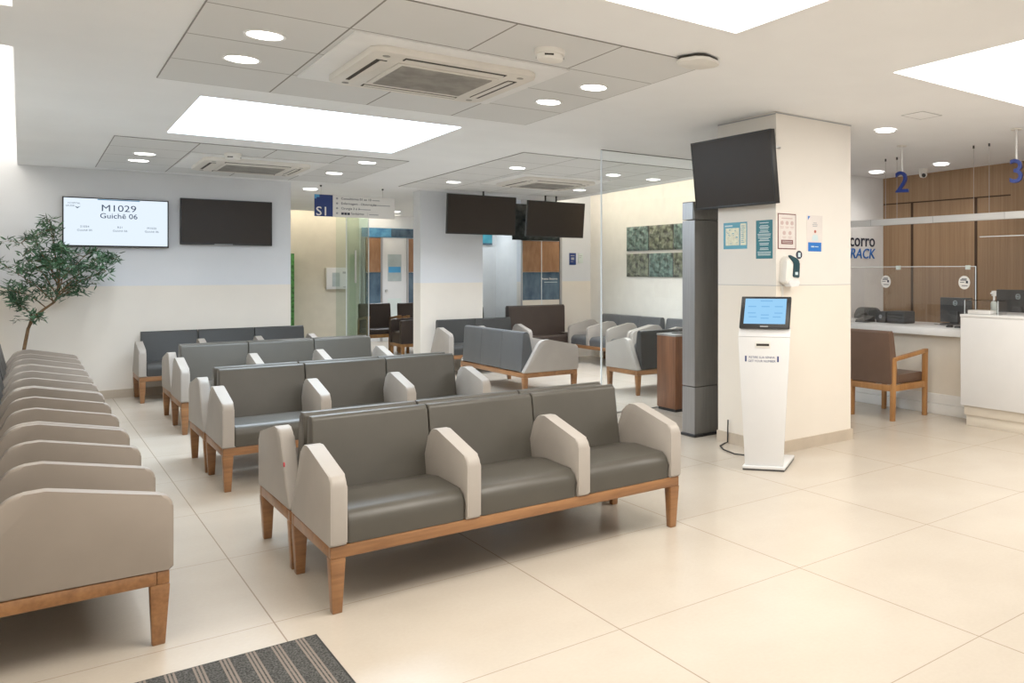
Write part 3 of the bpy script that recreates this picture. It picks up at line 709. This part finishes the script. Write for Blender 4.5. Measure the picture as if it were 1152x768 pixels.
mb = MB(); mb.cyl((.097, .165, .002), (.097, .165, .003), .013, n=14); mb.build('figure_head', M['skin'], p)
mb = MB(); mb.prism(rpoly([(.06, .09), (.135, .09), (.125, .138, .015), (.07, .138, .015)]), .002, .003, 'Z'); mb.build('figure_body', M['lines'], p)
# dispenser
t = thing('soap_dispenser', 'white and dark wall soap dispenser with round sticker on the column', 'dispenser'); t.matrix_world = BR(4.44, 1.335)
mb = MB(); mb.prism(rpoly([(0, .02, .02), (.14, .0, .03), (.145, .22, .05), (.02, .25, .05)]), 0, .085, 'Z', .02, 3); mb.build('housing', M['plastic'], t)
mb = MB(); mb.prism(rpoly([(.075, .07, .01), (.142, .06, .01), (.148, .205, .04), (.04, .243, .03), (.025, .235, .01), (.085, .18, .03)]), .08, .096, 'Z', .006, 2); mb.build('dark_cover', mat('dispenser dark teal', (.012, .05, .065), .35), t)
mb = MB(); mb.prism(rpoly([(.03, -.01, .02), (.145, -.005, .02), (.145, .045, .02), (.03, .045, .02)]), .03, .1, 'Z', .012, 2); mb.build('drip_tray', M['glossw'], t)
mb = MB(); mb.cyl((.155, .245, .075), (.155, .245, .08), .033, n=24); st = mb.build('round_sticker', M['ink'], t)
mb = MB(); mb.box(.142, .168, .228, .262, .08, .081); mb.build('sticker_mark', M['lines'], st)
mb = MB(); mb.box(.095, .125, .085, .108, .096, .097); mb.build('label_mark', M['lines'], t)
mb = MB(); mb.box(4.472, 4.488, 4.7475, 4.758, .98, 1.333); o = mb.build('cable_duct', M['plastic']); tag(o, 'thin cream cable duct running down the column below the soap dispenser', 'duct')

# ------------------------------------------------------------------ kiosk
t = thing('ticket_kiosk', 'white self-service ticket kiosk with blue touch screen before the column', 'kiosk', (3.995, 4.435, 0), math.atan2(-.81, .587))
mb = MB(); mb.box(-.158, .158, -.02, .39, .012, .034, .006); bs = mb.build('base', M['glossw'], t)
mb = MB(); mb.box(-.155, .155, -.016, .386, 0, .012); mb.build('base_underside', M['dark'], bs)
mb = MB()
F = lambda z: .143 + (.196-.143)*(z-.034)/(.97-.034)
def ring(z, y0, y1): return [(-F(z), y0, z), (F(z), y0, z), (F(z)*.82, y1, z), (-F(z)*.82, y1, z)]
a, b_ = ring(.034, .0, .16), ring(.97, .0, .16)
mb.hexa(a + b_, .006); mb.build('body', M['glossw'], t)
mb = MB(); mb.hexa([(-.196, 0, .972), (.196, 0, .972), (.16, .16, .972), (-.16, .16, .972), (-.192, .045, 1.04), (.192, .045, 1.04), (.16, .16, 1.04), (-.16, .16, 1.04)], .005); mb.build('head', M['glossw'], t)
scrM = Matrix.Translation((0, .0, 1.036)) @ Matrix.Rotation(math.radians(68), 4, 'X')
mb = MB(); mb.box(-.187, .187, 0, .245, -.03, 0, .006, M=scrM); sf = mb.build('screen_housing', M['black'], t)
mb = MB(); mb.box(-.155, .155, .032, .226, 0, .0015, M=scrM); ks = mb.build('touch_screen', M['kscreen'], sf)
mb = MB(); mb.box(-.04, .05, .205, .213, .0015, .002, M=scrM)
for (x, y) in ((-.1, .165), (0, .165), (.1, .165), (-.1, .115), (0, .1), (.1, .115), (-.09, .085), (.0, .075), (.09, .085)): mb.box(x-.03, x+.03, y-.004, y+.004, .0015, .002, M=scrM)
mb.build('screen_print', M['kline'], ks)
mb = MB(); mb.box(-.03, .03, .008, .016, 0, .001, M=scrM); mb.build('nameplate', M['inkg'], sf)
mb = MB(); mb.box(-.065, .05, -.003, .002, .89, .938, .002); sl = mb.build('ticket_slot', M['plastic'], t)
mb = MB(); mb.box(-.055, .04, -.0045, -.002, .905, .922); mb.build('slot_opening', M['slot'], sl)
kB = basis((0, -.0006, 0), (1, 0, 0), (0, 0, 1))
text('RETIRE SUA SENHA', .0225, M['navy'], t, kB @ T(-.015, .815), ext=.0004)
text('GET YOUR NUMBER', .0225, M['navy'], t, kB @ T(-.015, .787), ext=.0004)
mb = MB()
for x in (-.135, .105):
    mb.box(x-.006, x+.006, -.001, .0005, .79, .832)
mb.build('bracket_mark', M['navy'], t)
mb = MB(); mb.tube([(4.18, 4.78, .02), (4.15, 4.95, .012), (4.2, 5.15, .008), (4.27, 5.28, .008), (4.36, 5.33, .008), (4.39, 5.33, .012), (4.395, 5.33, .2)], .006); o = mb.build('power_cable', M['rubber']); tag(o, 'black power cable looping on the floor from kiosk to column', 'cable')

# ------------------------------------------------------------------ metal tower, bin, glass
t = thing('metal_tower', 'tall grey metal cabinet tower standing half behind the column', 'cabinet', (4.345, 5.72, 0))
mb = MB(); mb.box(-.02, .48, -.02, .20, 0, .022, .004); mb.build('plinth', M['black'], t)
mb = MB(); mb.box(0, .46, 0, .185, .022, .434, .003); mb.build('lower_panel', M['metal_d'], t)
mb = MB(); mb.box(0, .46, 0, .185, .44, 1.895, .003); mb.build('body', M['metal_d'], t)
mb = MB(); mb.hexa([(0, 0, 1.902), (.46, 0, 1.902), (.46, .185, 1.902), (0, .185, 1.902), (0, .03, 2.06), (.46, .03, 2.06), (.46, .185, 2.06), (0, .185, 2.06)], .003); mb.build('top_cap', M['metal_d'], t)
mb = MB(); mb.box(-.004, 0, .004, .18, .024, .432); mb.box(-.004, 0, .004, .18, .442, 1.893); mb.box(-.004, 0, .03, .18, 1.904, 2.05); mb.build('lit_side', M['metal'], t)  # lighter plates paint the lit side against the shaded panels
t = thing('waste_bin', 'walnut veneer waste bin standing before the glass beside the metal tower', 'bin', (4.955, 6.855, 0))
mb = MB(); mb.box(0, .36, 0, .33, .03, .775, .004); mb.build('body', M['walnut'], t)
mb = MB(); mb.box(.012, .348, .012, .318, 0, .03); mb.build('plinth', M['black'], t)
mb = MB(); mb.box(-.004, .364, -.004, .334, .776, .797, .004); lid = mb.build('lid', M['metal'], t)
mb = MB(); mb.cyl((.18, .165, .797), (.18, .165, .8), .09); mb.build('opening', M['slot'], lid)

def pane(name, label, cat, x0, x1, y0, y1, h, m, edge=None):
    t = thing(name, label, cat, (x0, y0, 0), group='frameless glass panels')
    mb = MB()
    if y1-y0 < x1-x0: mb.poly([(0, .006, .012), (x1-x0, .006, .012), (x1-x0, .006, h), (0, .006, h)])
    else: mb.poly([(.006, 0, .012), (.006, y1-y0, .012), (.006, y1-y0, h), (.006, 0, h)])
    mb.build('pane', m, t)
    mb = MB(); mb.box(-.004, .008, .0, .012, .012, h); mb.build('polished_edge', M['gedge_glow'], t)
    mb = MB(); mb.box(0, x1-x0, 0, y1-y0, 0, .012); mb.build('floor_channel', M['metal'], t)
    mb = MB(); mb.box(0, x1-x0, 0, y1-y0, h, h+.006); mb.build('ceiling_channel', M['metal_d'], t)
    return t
pane('glass_partition', 'tall clear glass partition with bright upright edge behind the hanging screens', 'glass partition', 4.314, 5.9, 7.23, 7.242, cz(7.23)-.008, M['glass'])
pane('glass_partition', 'greenish glass panel standing in the corridor before the beige wall', 'glass partition', 4.05, 4.39, 15.0, 15.012, 2.585, M['glassg'])
pane('glass_partition', 'greenish glass panel edge-on beside the corridor armchair', 'glass partition', 4.40, 4.412, 15.0, 17.0, 2.585, M['glassg'])
pane('glass_door', 'clear glass door leaf in the recess under the hanging screens', 'glass door', 5.12, 5.94, 12.48, 12.492, 2.3, M['glass'])

# ------------------------------------------------------------------ corridor items
t = thing('door_pull', 'upright steel door pull on the greenish corridor glass', 'handle', (4.18, 14.96, 1.25))
mb = MB(); mb.cyl((0, 0, 0), (0, 0, .55), .014, n=12); mb.build('bar', M['steel'], t)
mb = MB(); mb.cyl((0, 0, .06), (0, .046, .06), .009, n=8); mb.cyl((0, 0, .49), (0, .046, .49), .009, n=8); mb.build('standoff', M['steel'], t)
t = thing('wall_cabinet', 'small white wall box with grey window on the beige corridor wall', 'wall box', (4.48, 17.93, 1.09), group=None)
mb = MB(); mb.box(0, .38, 0, .07, 0, .43, .008); mb.build('case', M['glossw'], t)
mb = MB(); mb.box(.10, .24, -.003, .001, .05, .33); mb.build('window', M['frostb'], t)
mb = MB(); mb.box(.29, .35, -.003, .001, .31, .35); mb.box(.30, .36, -.003, .001, .03, .05); mb.build('label_mark', M['inkg'], t)
mb = MB(); mb.box(3.80, 3.905, 17.9, 17.99, .0, 1.79, .003); o = mb.build('green_board', M['green']); tag(o, 'narrow green board at the corridor wall beside the wall end', 'board')
t = thing('printed_glass_door', 'white door with frosted window between printed panels at the corridor end', 'door', (5.15, 17.94, 0))
mb = MB(); mb.box(.38, .88, 0, .03, 0, 2.24, .003); d = mb.build('door_leaf', M['glossw'], t)
mb = MB(); mb.box(.485, .755, -.004, .0, 1.24, 1.80); mb.build('window', M['frostb'], d)
mb = MB(); mb.box(.50, .74, -.006, -.004, 1.42, 1.54); mb.build('window_print', M['sky'], d)
mb = MB(); mb.box(.485, .755, -.004, .0, .45, .88); mb.build('kick_panel', M['frost'], d)
mb = MB(); mb.cyl((.45, -.05, 1.05), (.45, 0, 1.05), .022, n=12); mb.build('knob', M['steel'], d)
mb = MB(); mb.box(-.02, 1.12, -.012, .02, 2.15, 2.34); mb.build('transom_print', mat('sky blue printed glass', (.03, .13, .30), .3, col2=(.10, .32, .52), scale=7), t)
mb = MB(); mb.box(.55, 1.12, -.014, -.011, 2.16, 2.33); mb.build('transom_dark_print', M['printn'], t)
for x0, x1 in ((.06, .35), (.90, 1.12)):
    mb = MB(); mb.box(x0, x1, -.01, .02, 1.43, 2.13); mb.build('brown_print', M['printb'], t)
    mb = MB(); mb.box(x0, x1, -.01, .02, .55, 1.42); mb.build('blue_print', M['printn'], t)
mb = MB()
for x in (.0, .36, .88, 1.12): mb.box(x-.018, x+.018, -.02, .03, 0, 2.15)
mb.build('mullion', M['metal'], t)
# printed panel behind the hanging screens
t = thing('printed_glass_panel', 'printed glass door panel, black over brown over blue, below the hanging screens', 'door', (5.80, 12.43, 0))
mb = MB(); mb.box(0, .82, 0, .028, 1.95, 2.53); mb.build('black_print', M['printk'], t)
mb = MB(); mb.box(.17, .82, .004, .028, 1.435, 1.94); mb.build('brown_print', M['printb'], t)
mb = MB(); mb.box(.17, .82, .004, .028, .98, 1.432); bp = mb.build('blue_print', M['printn'], t)
mb = MB(); mb.box(.17, .82, .004, .028, .02, .977); mb.build('stone_print', M['deskp'], t)
pB = basis((.64, .0035, 1.31), (1, 0, 0), (0, 0, 1))
text('Pronto Socorro', .045, M['paper'], bp, pB, ext=.0005, bold=True)
mb = MB(); mb.box(.55, .78, .0025, .0042, 1.265, 1.272); mb.build('small_text_line', M['lines'], bp)
mb = MB(); mb.box(.825, .865, -.004, .028, 0, 2.53); mb.box(.15, .168, -.004, .028, 0, 1.94); mb.build('mullion', M['metal'], t)
mb = MB(); mb.box(.495, .503, .0, .004, .02, 1.94); mb.build('joint', M['gedge_glow'], t)
t = thing('room_sign', 'small dark blue room sign on the wall beside the printed door', 'sign', (6.815, 12.445, 1.555))
mb = MB(); mb.box(0, .12, 0, .014, 0, .2, .002); p = mb.build('plate', M['navy'], t)
mb = MB(); mb.box(.02, .09, -.0015, 0, .15, .162); mb.box(.02, .07, -.0015, 0, .05, .058); mb.box(.03, .085, -.0015, 0, .085, .125); mb.build('print_lines', M['inkg'], p)
t = thing('room_sign', 'small pale grey sign beside the dark blue room sign', 'sign', (6.98, 12.445, 1.585))
mb = MB(); mb.box(0, .09, 0, .014, 0, .165, .002); p = mb.build('plate', M['frost'], t)
mb = MB(); mb.box(.015, .07, -.0015, 0, .12, .128); mb.box(.015, .06, -.0015, 0, .09, .097); mb.build('print_lines', M['inkg'], p)
t = thing('room_sign', 'teal sign above the recess doorway beside the pillar', 'sign', (5.66, 13.38, 1.89))
mb = MB(); mb.box(0, .22, 0, .018, .03, .19); mb.build('plate', M['printt'], t)
mb = MB(); mb.box(0, .22, -.002, .018, 0, .03); mb.build('lower_edge', M['printn'], t)

# ------------------------------------------------------------------ artworks
names = [['upper row, end beside the corner', 'upper row, middle', 'upper row, end beside the metal tower'], ['lower row, end beside the corner', 'lower row, middle', 'lower row, end beside the metal tower']]
for r_, (z0, z1) in enumerate(((1.77, 2.155), (1.36, 1.725))):
    for k in range(3):
        y1 = 11.30 - k*.645; w = .62
        t = thing('relief_panel', 'weathered green relief artwork on the cream wall, ' + names[r_][k], 'artwork', group='green relief artworks'); t.matrix_world = basis((7.210, y1, z0), (0, -1, 0), (0, 0, 1))
        mb = MB(); nx, ny = 18, 12; h = z1-z0; random.seed(r_*10+k)
        mb.box(0, w, 0, h, -.012, .004)
        mb.build('backing', M['dark'], t)
        mb = MB(); vv = [[mb.bm.verts.new((w*i/nx, h*j/ny, .006 + (random.uniform(0, .022) if 0 < i < nx and 0 < j < ny else 0))) for j in range(ny+1)] for i in range(nx+1)]
        for i in range(nx):
            for j in range(ny): mb.bm.faces.new((vv[i][j], vv[i+1][j], vv[i+1][j+1], vv[i][j+1]))
        mb.build('relief_surface', M['art'] if (k+r_) % 2 == 0 else M['art2'], t, angle=10)

# ------------------------------------------------------------------ reception
t = thing('reception_counter', 'tall white reception counter with stepped plinth at the picture edge', 'counter', (6.55, 4.5, 0))
mb = MB(); mb.box(0, .62, -4.0, 0, .19, 1.02, .004); mb.build('body', M['glossw'], t)
mb = MB(); mb.box(-.004, .66, -4.0, .004, 1.02, 1.045, .004); mb.build('top', M['glossw'], t)
mb = MB(); mb.box(.03, .6, -4.0, -.02, .10, .19, .002); mb.build('upper_step', M['deskp'], t)
mb = MB(); mb.box(.045, .6, -4.0, -.035, 0, .097, .002); mb.build('lower_step', M['deskp'], t)
t = thing('reception_desk', 'lower white reception desk top with cream front behind the armchair', 'desk', (6.86, 4.52, 0))
mb = MB(); mb.box(-.06, .75, 0, 2.5, .80, .872, .004); mb.build('top', M['glossw'], t)
mb = MB(); mb.box(.06, .1, 0, 2.5, .20, .80); mb.build('front_panel', M['deskp'], t)
mb = MB(); mb.box(.035, .1, 0, 2.5, .103, .20, .002); mb.build('upper_step', M['desk'], t)
mb = MB(); mb.box(.015, .1, 0, 2.5, 0, .10, .002); mb.build('lower_step', M['desk'], t)
# back-side desk cables, devices
DZ = .872
def at(x, y, z=DZ): return (x, y, z)
t = thing('label_printer', 'small black box printer with round dial on the desk behind the armchair', 'printer', at(7.12, 5.9))
mb = MB(); mb.box(0, .16, -.02, .12, 0, .125, .01); mb.build('body', M['dark'], t)
mb = MB(); mb.cyl((-.004, .05, .07), (.002, .05, .07), .022, n=16); mb.build('dial', M['inkg'], t)
t = thing('receipt_printer', 'wide black slotted receipt printer on the desk beside the small printer', 'printer', at(7.12, 5.62))
mb = MB(); mb.box(0, .2, 0, .24, 0, .135, .012); mb.build('body', M['dark'], t)
mb = MB(); mb.box(-.003, .002, .02, .22, .055, .07); mb.box(-.003, .002, .02, .22, .09, .105); mb.build('paper_slot', M['black'], t)
t = thing('desk_phone', 'black desk telephone beside the column edge on the desk', 'telephone', at(7.0, 6.06))
mb = MB(); mb.hexa([(0, 0, 0), (.17, 0, 0), (.17, .17, 0), (0, .17, 0), (.01, .01, .03), (.16, .01, .07), (.16, .16, .07), (.01, .16, .03)], .006); mb.build('base', M['black'], t)
mb = MB(); mb.tube([(.02, .14, .06), (.05, .14, .085), (.13, .14, .095), (.16, .14, .08)], [.022, .016, .016, .022]); mb.build('handset', M['black'], t)
t = thing('computer_mouse', 'small black mouse on the white desk top', 'mouse', at(7.06, 4.98))
mb = MB(); mb.lathe([(0, .032), (.02, .03), (.034, .02), (.04, .004), (.038, 0), (0, 0)], n=20); mb.build('shell', M['black'], t)
mb = MB(); mb.tube([(.035, 0, .012), (.12, .1, .006), (.2, .28, .006), (.28, .4, .006)], .003, 6); mb.build('cord', M['black'], t)
t = thing('keyboard', 'black keyboard on the desk before the dark monitor', 'keyboard', at(7.02, 4.6))
mb = MB(); mb.box(0, .14, 0, .3, 0, .018, .004); mb.build('case', M['black'], t)
mb = MB()
for i in range(5):
    for j in range(12): mb.box(.01+i*.025, .031+i*.025, .01+j*.0235, .03+j*.0235, .018, .022)
mb.build('keys', M['dark'], t)
def monitor(x, y, z, w, h, label, stand_h, badge):
    t = thing('computer_monitor', label, 'monitor', (x, y, z), group='computer monitors on the reception')
    Mx = basis((0, w/2, stand_h), (0, -1, 0), (0, 0, 1))
    mb = MB(); mb.box(0, w, 0, h, -.035, 0, .008, M=Mx); mb.build('housing', M['dark'], t)
    mb = MB(); mb.box(.01, w-.01, .012, h-.01, -.0365, -.034, M=Mx); mb.build('screen', M['screen'], t)
    if badge:
        mb = MB(); c = Mx @ Vector((w/2, h*.78, 0)); n = 24
        ra = [mb.bm.verts.new(Mx @ Vector((w/2 + .026*math.cos(2*PI*k/n), h*.78 + .026*math.sin(2*PI*k/n), .001))) for k in range(n)]
        rb = [mb.bm.verts.new(Mx @ Vector((w/2 + .022*math.cos(2*PI*k/n), h*.78 + .022*math.sin(2*PI*k/n), .001))) for k in range(n)]
        for k in range(n): mb.bm.faces.new((ra[k], ra[(k+1) % n], rb[(k+1) % n], rb[k]))
        mb.build('badge_ring', M['lines'], t)
        text('DELL', .016, M['lines'], t, Mx @ T(w/2, h*.78-.006, .001), ext=.0003, bold=True)
    mb = MB(); mb.box(-.03, .0, -.05, .05, .012, stand_h+h*.45, .004); mb.build('stand', M['dark'], t)
    mb = MB(); mb.box(-.13, .06, -.11, .11, 0, .012, .004); mb.build('stand_base', M['dark'], t)
    return t
monitor(7.5, 5.22, DZ, .40, .27, 'dark monitor seen from behind on the low desk, partly hidden by the counter', .02, True)
monitor(7.40, 4.40, DZ, .50, .31, 'dark monitor seen from behind above the tall white counter', .08, True)
t = thing('card_terminal', 'black card terminal standing on the desk by the counter end', 'terminal', at(7.13, 4.66))
mb = MB(); mb.box(0, .06, -.06, .06, 0, .12, .006); mb.build('body', M['dark'], t)
mb = MB(); mb.box(-.002, .001, -.02, .02, .07, .10); mb.build('display', M['screen'], t)
# acrylic screens
def acrylic(x, y0, y1, z0, z1, label, stickers, brackets):
    t = thing('acrylic_screen', label, 'acrylic screen', (x, y0, z0), group='clear acrylic counter screens')
    mb = MB(); mb.poly([(0, 0, 0), (0, y1-y0, 0), (0, y1-y0, z1-z0), (0, 0, z1-z0)]); mb.build('sheet', M['acr'], t)
    mb = MB(); mb.box(-.003, .003, 0, y1-y0, z1-z0-.006, z1-z0); mb.box(-.003, .003, -.003, .003, 0, z1-z0); mb.build('polished_edge', M['gedge_glow'], t)
    for y in brackets:
        mb = MB(); mb.box(-.02, .02, y-y0-.02, y-y0+.02, z1-z0-.035, z1-z0+.008, .003); mb.build('clip', M['frost'], t)
    for (y, z, r) in stickers:
        mb = MB(); mb.cyl((-.006, y-y0, z-z0), (-.004, y-y0, z-z0), r, n=28); s = mb.build('round_sticker', M['paper'], t)
        Bk = basis((-.0065, y-y0, z-z0), (0, -1, 0), (0, 0, 1))
        mb = MB(); mb.box(-.045, .03, .02, .03, 0, .0005, M=Bk); mb.box(-.03, .03, .035, .042, 0, .0005, M=Bk); mb.box(-.05, 0, 0, .006, 0, .0005, M=Bk); mb.box(-.03, .04, -.035, -.028, 0, .0005, M=Bk); mb.box(.02, .045, -.008, .017, 0, .0005, M=Bk)
        mb.build('sticker_text', M['ink'], s)
acrylic(7.0, 4.63, 6.6, DZ, 1.50, 'clear acrylic screen with two round white stickers on the low desk', [(5.77, 1.335, .068), (4.76, 1.335, .068)], (5.60, 4.72))
acrylic(6.8, 2.2, 4.454, 1.045, 1.782, 'tall clear acrylic screen on the white counter at the picture edge', [], ())
t = thing('acrylic_tray', 'clear acrylic tray of papers on the end of the white counter', 'tray', (6.62, 4.14, 1.045))
mb = MB()
for q in ([(0,0,0),(0,.36,0),(0,.36,.13),(0,0,.13)], [(.15,0,0),(.15,.36,0),(.15,.36,.13),(.15,0,.13)], [(0,0,0),(.15,0,0),(.15,0,.13),(0,0,.13)], [(0,.36,0),(.15,.36,0),(.15,.36,.13),(0,.36,.13)]): mb.poly(q)
mb.build('walls', M['acr'], t)
mb = MB(); mb.box(-.002, .152, -.002, .362, .128, .132); mb.box(.003, .147, .003, .357, .126, .134); mb.build('rim', M['acr'], t)
mb = MB(); mb.box(-.002, .002, -.002, .002, 0, .13); mb.box(-.002, .002, .358, .362, 0, .13); mb.build('corner_edge', M['gedge_glow'], t)
mb = MB(); mb.box(.02, .13, .10, .34, 0.001, .035, .002); o = mb.build('paper_slips', M['paper']); o.location = (6.62, 4.14, 1.046); tag(o, 'stack of white paper slips inside the clear tray', 'paper')
t = thing('sanitizer_bottle', 'clear sanitizer bottle with white pump on the white counter', 'bottle', (6.90, 4.36, 1.046))
mb = MB(); mb.lathe([(0, 0), (.028, 0), (.032, .008), (.032, .09), (.024, .11), (.012, .118), (0, .118)], n=20); mb.build('bottle', M['frost'], t)
mb = MB(); mb.cyl((0, 0, .118), (0, 0, .17), .011, n=12); mb.cyl((0, 0, .165), (0, 0, .215), .024, n=16); mb.box(-.055, 0, -.008, .008, .185, .2, .003); mb.build('pump', M['glossw'], t)
# office chair beyond the desk
t = thing('office_chair', 'dark office chair back showing behind the desk beside the column edge', 'chair', (8.0, 6.72, 0))
mb = MB(); mb.prism(rpoly([(-.22, .55, .08), (.22, .55, .08), (.2, 1.0, .1), (-.2, 1.0, .1)]), -.03, .03, 'X', .015, 3, M=T(-.2, 0)); mb.build('backrest', M['dark'], t)
mb = MB(); mb.box(-.22, .22, -.23, .23, .43, .5, .03, 3); mb.build('seat', M['dark'], t)
mb = MB(); mb.cyl((0, 0, .08), (0, 0, .43), .03, n=14); mb.box(-.235, -.2, -.03, .03, .44, .6); mb.build('post', M['black'], t)
for k in range(5):
    a = 2*PI*k/5; mb = MB(); mb.tube([(0, 0, .1), (.26*math.cos(a), .26*math.sin(a), .06)], [.025, .018]); mb.build('base_arm', M['black'], t)
    mb = MB(); mb.cyl((.26*math.cos(a), .26*math.sin(a)-.015, .03), (.26*math.cos(a), .26*math.sin(a)+.015, .03), .03, n=14); mb.build('caster', M['black'], t)
# wall lettering
t = thing('wall_lettering', 'grey and blue raised lettering on the white office wall beside the column', 'sign')
BW = basis((8.31, 7.038, 1.77), (1, 0, 0), (0, 0, 1))
text('Socorro', .235, M['ink'], t, BW, align='RIGHT', ext=.006, bold=True, sx=.92)
BW2 = basis((8.30, 7.038, 1.615), (1, 0, 0), (0, 0, 1))
text('TRACK', .185, M['bluep'], t, BW2, align='RIGHT', ext=.006, bold=True, shear=.2, sx=1.0)
# number signs
def number(ch_, x, y, z, label):
    t = thing('number_sign', label, 'sign', (x, y, z), group='hanging blue counter numbers')
    Bn = basis((0, 0, 0), (.35, -.94, 0), (0, 0, 1))
    text(ch_, .30, M['blue'], t, Bn @ T(0, 0), ext=.02, bold=True, name='digit')
    zt = cz(y) - z
    mb = MB(); mb.cyl((0, 0, .2), (0, 0, zt-.012), .009, n=10); mb.build('rod', M['glossw'], t)
    mb = MB(); mb.cyl((0, 0, zt-.012), (0, 0, zt-.001), .05, n=20); mb.build('ceiling_plate', M['plastic'], t)
number('2', 6.52, 5.17, 2.24, 'hanging blue number 2 over the reception desk')
number('3', 6.60, 3.94, 2.245, 'hanging blue number 3 near the picture edge over the counter')
# suspended white beam
t = thing('suspended_beam', 'slim white suspended light beam running along above the reception', 'beam', (7.1, 0, 0))
mb = MB(); mb.box(-.03, .03, .8, 7.03, 1.957, 2.027, .003); mb.build('profile', M['glossw'], t)
mb = MB()
for y in (6.05, 5.2, 4.35): mb.box(-.0312, -.03, y-.002, y+.002, 1.957, 2.027)
mb.build('joint', M['inkg'], t)
for y in (5.86, 5.70, 4.72, 4.54):
    mb = MB(); mb.cyl((0, y, 2.027), (0, y, cz(y)-.002), .0022, n=6); w = mb.build('hanger_wire', M['steel'], t)
    mb = MB(); mb.cyl((0, y, cz(y)-.03), (0, y, cz(y)-.001), .010, n=10); mb.build('wire_cap', M['dark'], w)

# ------------------------------------------------------------------ floor mat
t = thing('floor_mat', 'dark ribbed floor mat with light stripes at the bottom edge', 'mat', (.862, 3.62, 0))
mb = MB(); mb.box(-1.25, 0, -.95, 0, 0, .008, .002); mb.build('carpet', M['rug'], t)
mb = MB()
for a in ((-1.257, .007, 0, .007), (-1.257, .007, -.957, -.95), (-1.257, -1.25, -.95, 0), (0, .007, -.95, 0)): mb.box(a[0], a[1], a[2], a[3], 0, .006)
mb.build('border', M['rubber'], t)

# ------------------------------------------------------------------ potted tree
random.seed(11)
t = thing('potted_tree', 'slender potted tree with narrow dark leaves in the corner below the lit screen', 'tree', (0.0, 11.55, 0))
mb = MB(); mb.lathe([(0, .0), (.13, 0), (.15, .02), (.18, .34), (.185, .36), (.17, .36), (.165, .33), (0, .33)]); mb.build('pot', M['pot'], t)
mb = MB(); mb.lathe([(.163, .332), (.1, .345), (0, .35)]); mb.build('soil', M['soil'], t)
tr = [(0.0, 0, .33), (.012, 0, .55), (.03, 0, .68), (.055, -.01, .85), (.10, -.02, .97), (.18, -.02, 1.05), (.26, -.02, 1.12), (.30, -.02, 1.22), (.30, -.01, 1.34)]
mb = MB(); mb.tube(tr, [.017, .016, .0155, .015, .014, .013, .011, .009, .006]); mb.build('trunk', M['bark'], t)
tips = []
brs = MB()
def branch(p0, p1, r):
    p0, p1 = Vector(p0), Vector(p1); mid = (p0+p1)/2 + Vector((random.uniform(-.03, .03), random.uniform(-.05, .05), .03))
    q = [p0, p0.lerp(mid, .6), mid, mid.lerp(p1, .6), p1]
    brs.tube(q, [r, r*.85, r*.7, r*.5, r*.25], 6)
    for k in range(1, 5): tips.append((q[k], (q[k]-q[k-1]).normalized()))
    return q
targets = [(.30,1.34,.22,1.98), (.30,1.34,.10,1.80), (.28,1.2,.02,1.62), (.26,1.12,-.10,1.48), (.2,1.06,-.08,1.25), (.3,1.25,.45,1.62), (.3,1.22,.62,1.55), (.3,1.3,.75,1.60), (.27,1.13,.5,1.38), (.22,1.08,.35,1.2), (.1,.97,-.02,1.1), (.3,1.34,.32,1.70), (.29,1.3,.15,1.6), (.28,1.2,.3,1.5), (.3,1.34,.55,1.66), (.3,1.3,.0,1.74), (.25,1.12,.15,1.3), (.3,1.2,.68,1.45), (.05,.85,.08,.98), (.3,1.34,.26,1.9)]
for (x0, z0, x1, z1) in targets:
    y1 = random.uniform(-.28, .16)
    q = branch((x0, -.02, z0), (x1, y1, z1), .006)
    for k in range(5):
        b0 = q[random.choice((2, 3, 3, 4))]; d = Vector((random.uniform(-.17, .17), random.uniform(-.16, .12), random.uniform(-.06, .12)))
        e = b0 + d
        if e.x > .30 and e.z > 1.70: e.z = 1.66
        branch(b0, e, .003)
brs.build('branches', M['bark'], t)
lf = MB()
for (p, d) in tips:
    if p.z < .95: continue
    for k in range(6):
        a = Vector((random.uniform(-1, 1), random.uniform(-1, 1), random.uniform(-.8, .6)))
        dr = (d*.5 + a).normalized(); L_ = random.uniform(.05, .088); w = L_*.11
        o = p + Vector((random.uniform(-.03, .03), random.uniform(-.03, .03), random.uniform(-.03, .03)))
        sd = dr.cross(Vector((random.uniform(-1, 1), random.uniform(-1, 1), 1))).normalized()*w
        up = dr.cross(sd).normalized()*L_*.06
        if o.x > .36 and o.z > 1.68: continue
        lf.poly([o, o + dr*L_*.35 + sd + up, o + dr*L_*.7 + sd*.8, o + dr*L_]); lf.poly([o, o + dr*L_, o + dr*L_*.7 - sd*.8, o + dr*L_*.35 - sd + up])
lf.build('foliage', M['leaf'], t)

# ------------------------------------------------------------------ camera, world, render look
cam = bpy.data.cameras.new('Camera'); co = bpy.data.objects.new('Camera', cam); C.objects.link(co)
co.location = (0, 0, 1.45); co.rotation_euler = (PI/2, 0, -.739414)
cam.sensor_fit = 'HORIZONTAL'; cam.sensor_width = 36; cam.lens = 922.535/1152*36
cam.shift_x = -(865-576)/1152; cam.shift_y = -(384-304.857)/1152
cam.clip_start = .05; cam.clip_end = 100
sc.camera = co
w = bpy.data.worlds.new('World'); sc.world = w; w.use_nodes = True
bg = w.node_tree.nodes['Background']; bg.inputs['Color'].default_value = (1, .96, .9, 1); bg.inputs['Strength'].default_value = .65
sc.view_settings.view_transform = 'Standard'; sc.view_settings.look = 'None'; sc.view_settings.exposure = .47; sc.view_settings.gamma = 1.1
sc.cycles.use_denoising = True
sc.cycles.max_bounces = 8; sc.cycles.diffuse_bounces = 4; sc.cycles.transparent_max_bounces = 16
sc.cycles.sample_clamp_indirect = 6
